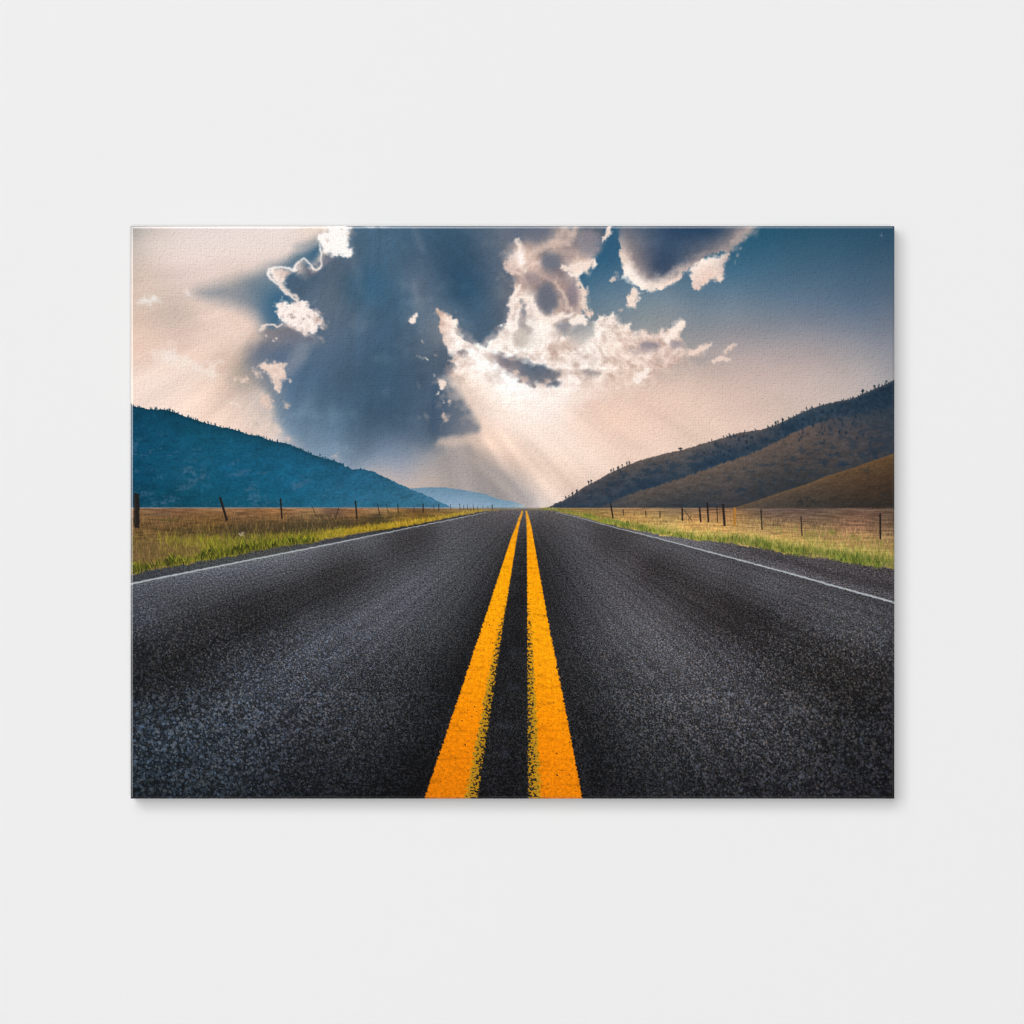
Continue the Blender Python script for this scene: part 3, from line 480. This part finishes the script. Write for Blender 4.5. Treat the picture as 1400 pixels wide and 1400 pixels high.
    blades(rs, 500, (440, 660), lambda a, r: eL(a) - thick(a) * r.uniform(.0, 1.) - .5, lambda a, b: np.interp(a, (440, 660), (5, 2)), [(196,160,44),(210,172,60),(170,146,40),(150,140,40),(224,186,80)], .65, .8)
    for k in range(60):
        a = rs.choice([185,195,232,285,300,325,338,372,392,410]) + rs.uniform(-13, 13); b = eL(a) - rs.uniform(1, 11 if a < 345 else 6)
        oval(a, b, rs.uniform(2, 5), rs.uniform(1, 2.6), (44,46,22), .5, 2, 3, 5)
    blades(rs, 420, (179, 425), lambda a, r: eL(a) - r.uniform(0, 8), lambda a, b: 6, [(54,58,24),(78,86,26),(112,122,34),(140,150,44),(40,42,20)], .65, .9)
    stroke([(a, eL(a) - .6) for a in range(180, 520, 12)], 1.8, (150,116,80), .55, 1., 1.2, 8)
    blob([(180,744),(215,739),(262,744),(276,752),(256,760),(215,768),(180,768)], (104,82,52), .55, 5, 5, 14, rough=0, tex=.2, ts=4)
    blades(rs, 420, (180, 275), lambda a, r: r.uniform(744, min(768, eL(a) - 7)), lambda a, b: 7, [(146,116,74),(112,84,52),(92,72,46),(160,128,84),(80,62,40),(128,112,56)], .6, .9)
    blades(rs, 300, (215, 350), lambda a, r: np.interp(a, (215, 290, 350), (744, 745, 739)) + r.normal(0, 6), lambda a, b: 8, [(156,148,40),(134,136,36),(112,118,32),(176,162,62)], .5, .9)
    for q in ((186,778,9,5),(236,766,11,4),(292,757,16,5),(334,749,15,5),(372,744,9,3),(396,741,10,3.5),(420,737,8,2.5)):
        oval(*q, (40,44,22), .75, 3, 4, 8, rough=0); 
        for k in range(26):
            a0 = q[0] + rs.normal(0, q[2] * .6); b0 = q[1] + rs.uniform(-2, q[3]); h0 = q[3] * rs.uniform(1.2, 2.6); l0 = rs.uniform(-.8, .8) * h0
            stroke([(a0, b0), (a0 + l0 * .4, b0 - h0 * .6), (a0 + l0, b0 - h0)], (1.1, .9, .3), [(52,58,24),(104,116,32),(150,152,40),(176,168,52),(70,80,26)][rs.randint(5)], .8, .55)
    # verge grass right
    thk = lambda a: np.interp(a, (738, 800, 860, 940, 1000, 1100, 1226), (2, 6, 8, 9, 11, 15, 18))
    sl = crop(738, 694, 1224, 782); x = X[sl]; y = Y[sl]; t = (eR(x) - y) / thk(x)
    m = sst(-.05, .08, t) * sst(1.2, .7, t + .2 * fbm(x / 9, y / 6, 3, 65))
    cg = tps([(760,697,(126,128,48)),(800,704,(128,140,44)),(850,715,(112,138,44)),(880,720,(110,136,44)),(930,730,(138,148,56)),(1000,735,(122,124,54)),(1045,740,(84,100,38)),(1080,748,(116,124,54)),(1110,754,(146,134,68)),(1150,758,(102,118,48)),(1190,765,(98,112,44)),(1222,765,(134,122,62))], x, y)
    m = m * sst(-.75, .15, fbm(x / 30, y / 9, 3, 68) + .1); lay(sl, m * .8, cg * (1 + .22 * fbm(x / 2.5, y / 5, 3, 66)[..., None]))
    Gr = [(110,128,46),(134,144,62),(86,106,38),(160,154,82),(188,172,104),(76,92,34),(146,134,70),(170,142,88)]
    blades(rs, 1300, (830, 1223), lambda a, r: eR(a) - thk(a) * r.uniform(0, 1) - .5, lambda a, b: np.interp(a, (830, 1223), (4, 9)), Gr, .7, .95)
    blades(rs, 350, (745, 860), lambda a, r: eR(a) - thk(a) * r.uniform(0, 1) - .3, lambda a, b: 3, Gr, .6, .8)
    blades(rs, 1500, (860, 1223), lambda a, r: eR(a) - thk(a) - r.uniform(-4, 26 if a > 1000 else 16), lambda a, b: np.interp(a, (860, 1223), (4, 9)), [(216,180,110),(196,156,92),(226,196,128),(176,136,80),(150,116,72),(206,176,96)], .5, .8)
    blades(rs, 160, (1060, 1223), lambda a, r: eR(a) - thk(a) - r.uniform(0, 18), lambda a, b: 8, [(130,146,60),(150,150,70),(110,124,56)], .6, .9)
    for q in ((802,705,5,3),(855,717,8,3.5),(877,721,7,3.5),(1045,745,9,4),(1150,762,14,5),(1172,766,12,4),(1085,752,12,3),(1199,770,6,3)): oval(*q, (66,92,32), .6, 2.5, 4, 5)
    blades(rs, 500, (880, 1223), lambda a, r: eR(a) - thk(a) * r.uniform(.55, 1.25), lambda a, b: np.interp(a, (880, 1223), (4, 8)), [(206,190,100),(186,178,84),(222,204,130),(166,164,70)], .6, .85)
    for q in ((1137,728,8,4),(1170,735,6,4),(1108,730,6,3)): oval(*q, (122,130,52), .5, 3, 4, 6)
    blades(rs, 500, (1000, 1223), lambda a, r: eR(a) - r.uniform(0, 9), lambda a, b: 7, [(74,92,36),(94,114,42),(122,132,56),(54,68,28),(150,150,76)], .55, .9)
    stroke([(a, eR(a) - .2) for a in range(900, 1230, 12)], 1.4, (120,104,76), .5, 1., 1.5, 6)

def paint_road():
    rs = np.random.RandomState(3)
    eL = np.array(EDGE_L); eR = np.array(EDGE_R)
    p = [(176, 1100)] + EDGE_L + EDGE_R + [(1228, 1100)]
    sl = crop(178, 694, 1224, 1093); x = X[sl]; y = Y[sl]
    m = 1 - sst(-.9, .9, sdf(np.array(p), x + 1.2 * fbm(x / 6, y / 6, 3, 70), y + 1.1 * fbm(x / 5, y / 5, 3, 71) + 2.6 * sst(705, 745, y) * fbm(x / 21, y / 30, 3, 72)))
    T = [(690,699,(98,92,94)),(717,698,(104,98,98)),(745,699,(98,92,92)),(600,712,(90,88,95)),(640,707,(86,83,88)),(700,706,(88,84,90)),(740,706,(80,76,80)),(790,710,(90,86,92)),(500,745,(86,88,97)),(545,747,(58,56,59)),(590,731,(62,60,64)),(605,742,(80,80,88)),(655,740,(74,74,79)),(688,730,(66,64,68)),
         (762,740,(64,62,66)),(800,740,(82,80,85)),(845,748,(62,58,61)),(815,732,(68,64,68)),(892,748,(80,77,82)),(935,758,(80,78,83)),(200,815,(74,78,89)),(300,792,(84,88,99)),(380,780,(83,86,96)),(430,768,(80,81,89)),(445,787,(48,46,48)),(490,772,(54,52,54)),(560,790,(82,85,96)),(620,780,(78,80,88)),(660,780,(54,54,58)),
         (772,780,(50,49,53)),(820,780,(79,77,83)),(862,775,(74,70,74)),(892,772,(48,44,46)),(932,775,(64,61,64)),(980,775,(84,82,88)),(1050,800,(86,85,92)),(1150,832,(76,76,82)),(1212,852,(66,66,73)),(200,850,(62,67,78)),(183,885,(34,36,41)),(260,852,(46,46,50)),(340,836,(38,36,38)),(400,815,(44,42,44)),(420,852,(62,66,76)),
         (500,832,(78,81,92)),(560,850,(70,73,83)),(620,850,(48,49,54)),(652,830,(40,40,44)),(795,835,(52,51,56)),(850,832,(82,80,88)),(900,830,(79,76,82)),(950,805,(54,50,52)),(995,825,(46,42,43)),(1040,842,(43,40,42)),(1100,852,(62,60,65)),(1180,862,(72,71,77)),(1100,882,(42,40,42)),(185,935,(30,33,38)),(250,902,(33,33,36)),
         (330,912,(50,55,65)),(420,902,(62,67,78)),(500,902,(54,57,66)),(600,902,(34,35,39)),(640,925,(23,23,26)),(785,905,(36,36,39)),(860,902,(62,62,68)),(930,882,(75,73,80)),(1000,902,(63,61,67)),(1080,908,(44,42,44)),(1150,905,(44,41,42)),(1218,925,(38,36,38)),(1218,885,(54,54,60)),(190,985,(34,44,56)),(300,972,(42,49,59)),
         (400,982,(41,45,54)),(500,972,(38,41,47)),(600,985,(23,24,28)),(805,985,(25,25,28)),(900,972,(49,49,54)),(1000,972,(53,52,57)),(1100,972,(44,43,47)),(1180,962,(28,27,29)),(1218,985,(30,30,34)),(190,1062,(24,33,42)),(300,1062,(29,36,45)),(400,1055,(25,29,36)),(500,1062,(19,21,25)),(590,1062,(14,14,17)),(805,1055,(19,19,22)),
         (900,1062,(26,27,31)),(1000,1052,(34,34,39)),(1100,1052,(32,32,37)),(1218,1065,(22,22,27)),(717,740,(50,48,51)),(710,800,(36,35,38)),(700,900,(28,28,31)),(690,1000,(22,22,25)),(685,1080,(17,17,20)),(1180,800,(62,58,62)),(1120,778,(66,61,65)),(1222,800,(58,54,58)),(1060,765,(62,58,62)),(990,748,(66,62,65))]
    c = tps(T, x, y, .03); c = c * (1 + .10 * sst(840, 760, y))[..., None] + 6 * sst(760, 900, y)[..., None]; c = c + (c.mean((0, 1), keepdims=True) * 0 + c.mean(-1, keepdims=True) - c) * .35; mu = c.mean(-1, keepdims=True); c = c * (1 + .16 * (np.clip(62 - mu, -30, 30) / 62) * sst(900, 740, y)[..., None])
    # streaks running with the traffic
    t = np.maximum(y - 693, 2.); u = (x - 717) / t
    c = c * (1 + .09 * fbm(u * 6, 20 / t, 4, 80) + .11 * fbm(u * 17, 40 / t, 3, 81) * sst(700, 740, y))[..., None]
    # aggregate: single stones near by, finer speckle further off
    near = .85 * sst(770, 900, y) * (1 - .3 * sst(330, 560, np.abs(x - 717)) * sst(1000, 850, y)); lr = np.log(np.hypot(x - 717, t)); an = np.arctan2(x - 717, t)
    wb = .6 * perlin(x / 14, y / 14, 101)
    v1, h1, d1 = cells(an * 140 + wb, 140 * lr - wb, 1); v2, h2, d2 = cells(an * 225 + wb, 225 * lr, 2); v3, h3, d3 = cells(an * 330, 330 * lr + wb, 3)
    g = lambda v, d: (.50 + 1.35 * v ** 2.4) * (1.16 - .6 * d)
    big = sst(230, 400, t)
    st = np.where((v1 > .84 - .10 * big) & (big > .05), g(v1, d1), np.where(v2 > .68 - .2 * big, g(v2, d2), .5 * g(v2, d2) + .5 * g(v3, d3)))
    fine = 1 + .55 * perlin(x / 2.1, y / 1.5, 84) + .45 * perlin(x / 1.3, y / 1.1, 85) + .30 * perlin(x / 3.4, y / 2.4, 89)
    fine = fine + .5 * sst(.75, 1.2, perlin(x / 1.5, y / 1.3, 98) + .3 * perlin(x / 5, y / 4, 99))
    amp = (.42 + .5 * sst(705, 840, y)) * (1.2 - .35 * sst(40, 90, c.mean(-1)))
    n = (st - .86) * near + (fine - 1) * (1 - .65 * near)
    c = c * np.clip(.96 + amp * n * 1.1, .12, 3.2)[..., None]
    hu = (np.where(v1 > .75, h1, h2) - .5) * near + .45 * perlin(x / 2.2, y / 1.8, 87) * (1 - .7 * near)
    c = c * (1 + hu[..., None] * np.array((.18, .02, -.15), np.float32))
    blur = sst(990, 1092, y)[..., None] * .0
    lay(sl, m, np.clip(c, 4, 255))
    # shoulders
    x = X[sl]; y = Y[sl]
    lL = np.interp(x, *np.array(LINE_L).T); lR = np.interp(x, *np.array(LINE_R).T)
    sh = m * sst(0, 1.6, lL - y) * (x < 660); IMG[sl] *= (1 - .32 * sh)[..., None]
    sh = m * sst(0, 1.6, lR - y) * (x > 765); IMG[sl] *= (1 + .24 * sh)[..., None]
    blob([(1000,746),(1050,757),(1110,770),(1190,790),(1228,800),(1228,812),(1150,794),(1060,768)], (34,32,34), .35, 6, 4, 10)
    # edge lines
    for ln, w0, xs in ((LINE_L, (3.1, 2.7, 2.5, 2.3, 2.0, 1.7, 1.4, 1.1, .8, .4), 0), (LINE_R, (.3, .7, 1.0, 1.3, 1.7, 2.2, 2.6, 2.9, 3.3, 3.6, 4.0), 1)):
        stroke(ln, [v * (.68 if xs else .8) for v in w0], (186,192,196), .9, .8, .6, 6)
    # twin centre lines
    sl = crop(570, 694, 806, 1094); x = X[sl]; y = Y[sl]
    Lo = np.interp(y, (698, 718, 738, 850, 1094), (713.2, 705.6, 697.9, 661.4, 579.6)); Li = np.interp(y, (698, 718, 738, 850, 1094), (715.8, 709.9, 706.2, 688.5, 652.6))
    Ri = np.interp(y, (698, 718, 738, 850, 1000, 1094), (718.4, 719.9, 720.4, 720.9, 721.2, 722.4)); Ro = np.interp(y, (698, 718, 738, 850, 1000, 1094), (720.6, 726.3, 729.6, 749.4, 779.0, 796.4))
    t = y - 693; u = (x - 717) / t; V = 9500. / t; near = sst(720, 900, y)
    j = (perlin(x / 3.2, y / 3.2, 90) + .6 * perlin(x / 1.7, y / 1.7, 91)) * (.3 + .9 * near)
    yc = tps([(716,700,(222,158,58)),(712,720,(244,162,30)),(702,750,(252,164,14)),(690,800,(255,168,10)),(674,850,(255,164,12)),(650,920,(252,154,10)),(630,1000,(242,138,4)),(612,1085,(226,124,6)),(722,720,(244,162,30)),(726,750,(252,162,14)),(732,800,(255,164,10)),(738,850,(255,166,12)),(746,920,(255,160,12)),(752,1000,(247,143,4)),(762,1085,(233,130,6))], x, y)
    yc = yc * (1 + .10 * fbm(x / 5, y / 5, 3, 92) + .09 * perlin(x / 1.9, y / 1.9, 93))[..., None] * (1 - .10 * sst(.25, .7, fbm(x / 30, y / 9, 3, 99)))[..., None]
    pit = perlin(x / 4.2, y / 3.2, 94) + .6 * perlin(x / 2.2, y / 1.8, 95)
    for a, b, inner in ((Lo, Li, 1), (Ri, Ro, -1)):
        wd = b - a; jo = 1.3 * near * perlin(x / 4.5, y / 3, 105); e = sst(-.8, .8, np.minimum(x - a + (j + jo if inner == 1 else j), b - x + (j if inner == 1 else j + jo))) * sst(697.6, 699.2, y)
        q = ((b - x) / wd if inner == 1 else (x - a) / wd) + .07 * near * perlin(x / 5, y / 5, 104)           # 0 at the worn inner edge
        wear = sst(.34, .04, q) * near
        old = np.array((186,146,36), np.float32)
        cc = yc + (old * (1 + .2 * pit[..., None]) - yc) * (.8 * sst(.27, .20, q) * sst(800, 960, y))[..., None]
        hole = sst(.35, .75, pit + wear * .8 - .24) * (.35 + .65 * wear) * near + .9 * sst(.78, 1.0, pit * (.88 + .35 * fbm(x / 25, y / 25, 2, 96))) * near * .7
        lay(sl, e * (1 - np.clip(hole, 0, .92)), cc)
        lay(sl, e * wear * sst(.55, .9, perlin(x / 2.4, y / 2.2, 106)) * .7, (150, 140, 130))
    # rumble ripples between the lines
    mid = sst(0, 2, x - Li) * sst(0, 2, Ri - x)
    r = np.sin(2600 / t + 1.5 * fbm(x / 20, y / 20, 2, 97)); lay(sl, mid * sst(.2, .9, r) * .22 * sst(705, 740, y) * sst(960, 880, y), (16,16,18))
    for q in ((690,992,9,6),(702,940,10,5),(688,1030,8,5),(706,890,8,4)): oval(*q, (66,72,86), .35, 5, 4, 8)
    # tufts leaning over the shoulders
    iL = lambda a: np.interp(a, *np.array(EDGE_L).T); iR = lambda a: np.interp(a, *np.array(EDGE_R).T)
    cl = [182,190,212,240,252,283,292,300,322,332,340,352,371,390,408,412,424]
    for k in range(520):
        c0 = cl[rs.randint(len(cl))]; a = c0 + rs.normal(0, 7); b = iL(a) + rs.uniform(-5, 1.6) * np.interp(a, (180, 430), (1.3, .6)); h = np.interp(a, (178, 430), (11, 5)) * rs.uniform(.5, 1.1); l = rs.uniform(-.7, .7) * h
        col = [(52,54,22),(70,76,26),(112,112,32),(150,142,48),(38,40,20),(90,92,30),(170,156,64)][rs.randint(7)]
        stroke([(a, b), (a + l * .4, b - h * .6), (a + l, b - h)], (1.1, .8, .3), col, rs.uniform(.45, .85), .55)
    cl = [848,856,874,880,925,950,985,1003,1040,1047,1052,1078,1088,1100,1140,1150,1158,1166,1176,1196,1203]
    for k in range(620):
        c0 = cl[rs.randint(len(cl))]; a = c0 + rs.normal(0, 6); b = iR(a) + rs.uniform(-6, 2.2) * np.interp(a, (850, 1220), (.5, 1.3)); h = np.interp(a, (850, 1220), (4, 9)) * rs.uniform(.5, 1.1); l = rs.uniform(-.7, .7) * h
        col = [(60,78,28),(84,104,36),(112,130,48),(140,148,64),(50,62,24),(168,158,84),(150,128,66)][rs.randint(7)]
        stroke([(a, b), (a + l * .4, b - h * .6), (a + l, b - h)], (1.1, .8, .3), col, rs.uniform(.45, .85), .55)
    for q in ((1113,759,12,2.5),(1125,762,9,2),(1208,773,12,2.5),(1222,770,6,2),(1000,741,10,1.4)): oval(*q, (150,128,98), .5, 1.5, 3, 6)
    # far end of the road
    stroke([(680,697.4),(755,697.6)], 1.2, (120,108,100), .5, .9)

def paint_posts():
    D = (34,30,28)
    for a in ((301,681,310,710.5,3.2),(383.5,682,385.5,708.5,2.3),(426,690,432,705.5,.9),(463,695,459,707,1),(486,685.5,488,709,2),(516,688.5,519,703,1),(528.5,690,531,702,.8),(544,689,544.4,702,1.2),(566,692,566,700,.8),(578.5,689,578.5,700.5,1.5),(593,690.5,593.4,698,.8),
              (600,689,600,698,1.1),(616,690,616.4,697,.9),(628.5,689,629,697,.8),(634,691,634,696.5,.6),(639,690,639,697,.7),(647,690,647.4,696,.7),(653,691.5,653,696,.5),(660,691.5,660,696,.5),(673,690.5,673,696,1.1),(667,692,667,696,.5),
              (835,689,838,708,2),(852,697,852.2,704,1.1),(867,699,867.4,705,.7),(882.5,699,883,706.5,1.1),(902.3,699,902.3,707.5,1.3),(932.6,695.5,933,711,2.2),(956.5,694.5,958,713,2.3),(967,688,968.5,713,2.4),(980,693,981.2,714,1.2),(988.6,690.4,990.6,718,3.1),(1040.4,697,1041.8,724,1.6),(1095,706.4,1096.6,732,1.6),(1203.4,702.6,1203.6,736,2.5)):
        stroke([(a[0], a[1]), (a[2], a[3])], a[4], D, .93 if a[4] > .9 else .7, .6)
    blob([(183,674.5),(190.3,675),(191,718),(190,722),(184.5,722),(183.2,715)], D, .95, .9, .8, 6, smooth=0, tex=.15, ts=4)
    stroke([(184.5,680),(185,716)], 1.2, (62,54,46), .6, .8)
    for a in ((935,697,945,711,.9),(945,704,941,711,.8),(968,696,989,696.4,1.1)): stroke([a[:2], a[2:4]], a[4], (60,48,40), .8, .6)
    stroke([(1004.5,695.4),(1004.2,718)], 3., (186,128,48), .95, .7); stroke([(1003.4,697),(1003.4,716)], .8, (120,78,34), .6, .6)
    for k, (y0, y1) in enumerate(((703,708),(709,715),(715,722))):
        stroke([(1004, y0), (1041, y0 + 1), (1096, y0 + 7), (1204, y1 + 3), (1226, y1 + 4)], .7, (84,66,54), .4, .7)
    stroke([(838,699),(868,701),(903,702),(933,701)], .6, (96,78,62), .4, .7)
    stroke([(187,690),(305,692),(385,693),(487,694),(579,695)], .6, (70,70,70), .25, .7)

def paint():
    paint_sky(); paint_cloud(); paint_bright()
    k = np.exp(-.5 * (np.arange(-4, 5) / (.5 * R)) ** 2); k /= k.sum()      # lens softness of the clouds
    for ax in (0, 1):
        p = np.pad(IMG, ((4, 4), (0, 0), (0, 0)) if ax == 0 else ((0, 0), (4, 4), (0, 0)), 'edge')
        IMG[:] = sum(k[i] * (p[i:i + NY] if ax == 0 else p[:, i:i + NX]) for i in range(9))
    paint_hills(); paint_floor(); paint_road(); paint_posts()
    np.clip(IMG, 3, 255, out=IMG)
    return IMG

# ================================================================ the scene
import bpy
scn = bpy.context.scene
COL = scn.collection
U = 1.2 / PW                     # metres per picture unit: the canvas is 1.20 m x 0.90 m
CX, CY = 700.0, 700.0            # picture coordinates of the point the camera looks at
DEPTH = 0.040                    # canvas stands 40 mm off the wall
EXPO = 1.068                     # irradiance/pi on the wall once the lamps are on: ink is balanced to it

def px(x): return (x - CX) * U
def pz(y): return (CY - y) * U

# ---- materials (procedural)
def new_mat(name):
    m = bpy.data.materials.new(name); m.use_nodes = True
    nt = m.node_tree; return m, nt, nt.nodes['Principled BSDF']

def wall_material():
    m, nt, b = new_mat('matt_wall_paint')
    b.inputs['Roughness'].default_value = .9
    b.inputs['Specular IOR Level'].default_value = .1
    tc = nt.nodes.new('ShaderNodeTexCoord')
    n1 = nt.nodes.new('ShaderNodeTexNoise'); n1.inputs['Scale'].default_value = 260; n1.inputs['Detail'].default_value = 4
    n2 = nt.nodes.new('ShaderNodeTexNoise'); n2.inputs['Scale'].default_value = 1.3; n2.inputs['Detail'].default_value = 3
    mix = nt.nodes.new('ShaderNodeMix'); mix.data_type = 'RGBA'
    mix.inputs[6].default_value = (.798, .798, .798, 1); mix.inputs[7].default_value = (.804, .804, .804, 1)
    bu = nt.nodes.new('ShaderNodeBump'); bu.inputs['Strength'].default_value = .03; bu.inputs['Distance'].default_value = .0006
    L = nt.links.new
    L(tc.outputs['Object'], n1.inputs['Vector']); L(tc.outputs['Object'], n2.inputs['Vector'])
    L(n2.outputs['Fac'], mix.inputs[0]); L(mix.outputs[2], b.inputs['Base Color'])
    L(n1.outputs['Fac'], bu.inputs['Height']); L(bu.outputs['Normal'], b.inputs['Normal'])
    return m

def ink_material(name, rough, spec, ior=1.5):
    m, nt, b = new_mat(name)
    a = nt.nodes.new('ShaderNodeAttribute'); a.attribute_name = 'ink'
    n = nt.nodes.new('ShaderNodeTexNoise'); n.inputs['Scale'].default_value = 900; n.inputs['Detail'].default_value = 3
    tc = nt.nodes.new('ShaderNodeTexCoord')
    mr = nt.nodes.new('ShaderNodeMapRange'); mr.inputs['To Min'].default_value = .97; mr.inputs['To Max'].default_value = 1.03
    mu = nt.nodes.new('ShaderNodeVectorMath'); mu.operation = 'SCALE'
    L = nt.links.new
    L(tc.outputs['Object'], n.inputs['Vector']); L(n.outputs['Fac'], mr.inputs['Value'])
    L(a.outputs['Color'], mu.inputs[0]); L(mr.outputs['Result'], mu.inputs['Scale']); L(mu.outputs['Vector'], b.inputs['Base Color'])
    b.inputs['Roughness'].default_value = rough; b.inputs['IOR'].default_value = ior; b.inputs['Specular IOR Level'].default_value = spec
    return m

# ---- mesh from arrays, with the ink as a colour attribute
def grid_mesh(name, co, lin, mats, parent, flip=False, split=None):
    h, w = co.shape[:2]
    me = bpy.data.meshes.new(name)
    idx = np.arange(h * w, dtype=np.int32).reshape(h, w)
    q = np.stack([idx[:-1, :-1], idx[1:, :-1], idx[1:, 1:], idx[:-1, 1:]], -1).reshape(-1, 4)
    if flip: q = q[:, ::-1]
    nq = len(q)
    me.vertices.add(h * w); me.vertices.foreach_set('co', co.reshape(-1).astype(np.float32))
    me.loops.add(nq * 4); me.loops.foreach_set('vertex_index', np.ascontiguousarray(q).reshape(-1).astype(np.int32))
    me.polygons.add(nq); me.polygons.foreach_set('loop_start', np.arange(0, nq * 4, 4, dtype=np.int32))
    me.polygons.foreach_set('use_smooth', np.ones(nq, bool))
    me.update(calc_edges=True)
    at = me.color_attributes.new('ink', 'FLOAT_COLOR', 'POINT')
    rgba = np.ones((h * w, 4), np.float32); rgba[:, :3] = lin.reshape(-1, 3)
    at.data.foreach_set('color', rgba.reshape(-1))
    for m in mats: me.materials.append(m)
    if split:                        # rows from `split` on use the second material
        me.polygons.foreach_set('material_index', (np.arange(nq) // (w - 1) >= split).astype(np.int32))
    o = bpy.data.objects.new(name, me); COL.objects.link(o); o.parent = parent
    return o

img = paint() / 255.0
ink = np.where(img <= .04045, img / 12.92, ((img + .055) / 1.055) ** 2.4).astype(np.float32) / EXPO
ink = np.clip(ink, .002, .95)

# woven relief of the cloth, in picture units
def weave(x, y):
    a = (x * .82 + y * .57); b = (-x * .57 + y * .82)
    h = .24 * perlin(a / 4.4, b / 2.3, 140) + .17 * perlin(x / 2.2, y / 2.0, 141) + .10 * perlin(a / 9, b / 3.2, 144)
    h = h + .035 * (np.sin(2 * np.pi * (x + .5 * perlin(x / 40, y / 40, 142)) / 3.6) + np.sin(2 * np.pi * (y + .5 * perlin(x / 40, y / 40, 143)) / 3.6))
    return h
K = int(round(3 * R))
hh = weave(X, Y) * RELIEF
CAN_Y = -DEPTH
root = bpy.data.objects.new('canvas_print', None); COL.objects.link(root)
root.empty_display_size = .1
root.location = (px(PX0 + PW / 2), 0, pz(PY0 + PH))
root['label'] = 'canvas print of an empty road with double yellow lines, hung on white wall'
root['category'] = 'canvas print'
ox, oz = root.location.x, root.location.z

def world(x, y, d):               # picture x, picture y, depth behind the face -> position relative to the canvas root
    return np.stack([px(x) - ox, CAN_Y + d * U + 0 * x, pz(y) - oz], -1)

face_mat = ink_material('printed_canvas_cloth', .85, .04)
edge_mat = ink_material('folded_canvas_cloth', EDGE_ROUGH, EDGE_SPEC, EDGE_IOR)
side_mat = ink_material('canvas_side_cloth', .9, .1)
fade = np.minimum(np.minimum(X - X[0, K], X[0, -1 - K] - X), np.minimum(Y - Y[K, 0], Y[-1 - K, 0] - Y))
hf = hh * np.clip(fade / 3, 0, 1)
s = (slice(K, NY - K), slice(K, NX - K))
grid_mesh('printed_face', world(X[s], Y[s], -hf[s]), ink[s], [face_mat], root)

# the four wrapped edges: rounded fold, then the side down to the wall
tot = DEPTH / U
prof = [(K / R, 0.), (K / R - .3, .06), (K / R - 1.2, .29), (K / R - 2.1, .53), (K / R - 2.6, .68), (.2, .9), (.06, 1.3), (0, 2.), (0, 2.6), (0, 8.), (0, tot * .6), (0, tot)]
def edge(side):
    cs, ps = [], []
    for ins, d in prof:
        k = min(K, int(round(ins * R))) if d < 3.1 else min(int(d * R), NY // 4)
        if side in 'TB':
            n = NX - 2 * K; x = np.linspace(PX0 + ins, PX0 + PW - ins, n); y = np.full(n, PY0 + ins if side == 'T' else PY0 + PH - ins)
            c = ink[k if side == 'T' else NY - 1 - k, K:NX - K]
        else:
            n = NY - 2 * K; y = np.linspace(PY0 + ins, PY0 + PH - ins, n); x = np.full(n, PX0 + ins if side == 'L' else PX0 + PW - ins)
            c = ink[K:NY - K, k if side == 'L' else NX - 1 - k]
        if d > 1.5: c = c * .15 + .03      # side ink darkened so it throws less light back onto the wall
        ps.append(world(x, y, np.full(n, d))); cs.append(c)
    return np.array(ps), np.array(cs)
for side, flip in (('T', True), ('B', False), ('L', False), ('R', True)):
    p, c = edge(side)
    e = grid_mesh('wrapped_edge', p, c, [edge_mat, side_mat], root, flip, 6)
    e.data.polygons.foreach_set('use_smooth', np.zeros(len(e.data.polygons), bool))
    e['label'] = {'T': 'bright folded top edge', 'L': 'bright folded left edge', 'B': 'dark folded bottom edge', 'R': 'dark folded right edge'}[side]

# ---- wall
me = bpy.data.meshes.new('wall')
a = 4.0
me.from_pydata([(-a, 0, -a), (a, 0, -a), (a, 0, a), (-a, 0, a)], [], [(0, 1, 2, 3)]); me.update()
wall = bpy.data.objects.new('wall', me); COL.objects.link(wall); me.materials.append(wall_material())
wall['kind'] = 'structure'; wall['label'] = 'plain off-white wall behind the canvas'; 

# ---- lamps: one big soft key from the upper left, an added soft fill from behind the camera, two added lamps for the bright rims
from mathutils import Vector
def lamp(name, loc, sx, sy, radiance):
    l = bpy.data.lights.new(name, 'AREA'); l.shape = 'RECTANGLE'; l.size = sx; l.size_y = sy; l.energy = radiance * math.pi * sx * sy
    o = bpy.data.objects.new(name, l); COL.objects.link(o); o.location = loc
    o.rotation_euler = (Vector((0, 0, 0)) - Vector(loc)).to_track_quat('-Z', 'Y').to_euler()
    return o
for args in LAMPS: lamp(*args)
w = bpy.data.worlds.new('World'); scn.world = w; w.use_nodes = True
bg = w.node_tree.nodes['Background']; bg.inputs['Color'].default_value = (1, 1, 1, 1); bg.inputs['Strength'].default_value = AMBIENT

# ---- camera
cam = bpy.data.cameras.new('camera'); co = bpy.data.objects.new('camera', cam); COL.objects.link(co)
DIST = 6.0
co.location = (0, -DEPTH - DIST, 0); co.rotation_euler = (math.pi / 2, 0, 0)
cam.sensor_width = 36; cam.sensor_fit = 'HORIZONTAL'
cam.lens = 36 * DIST / (1400 * U)
cam.clip_end = 200; cam.clip_start = .1
scn.camera = co
scn.cycles.filter_width = 1.1
scn.view_settings.view_transform = 'Standard'; scn.view_settings.look = 'None'
scn.view_settings.exposure = 0; scn.view_settings.gamma = 1; scn.view_settings.use_curve_mapping = False
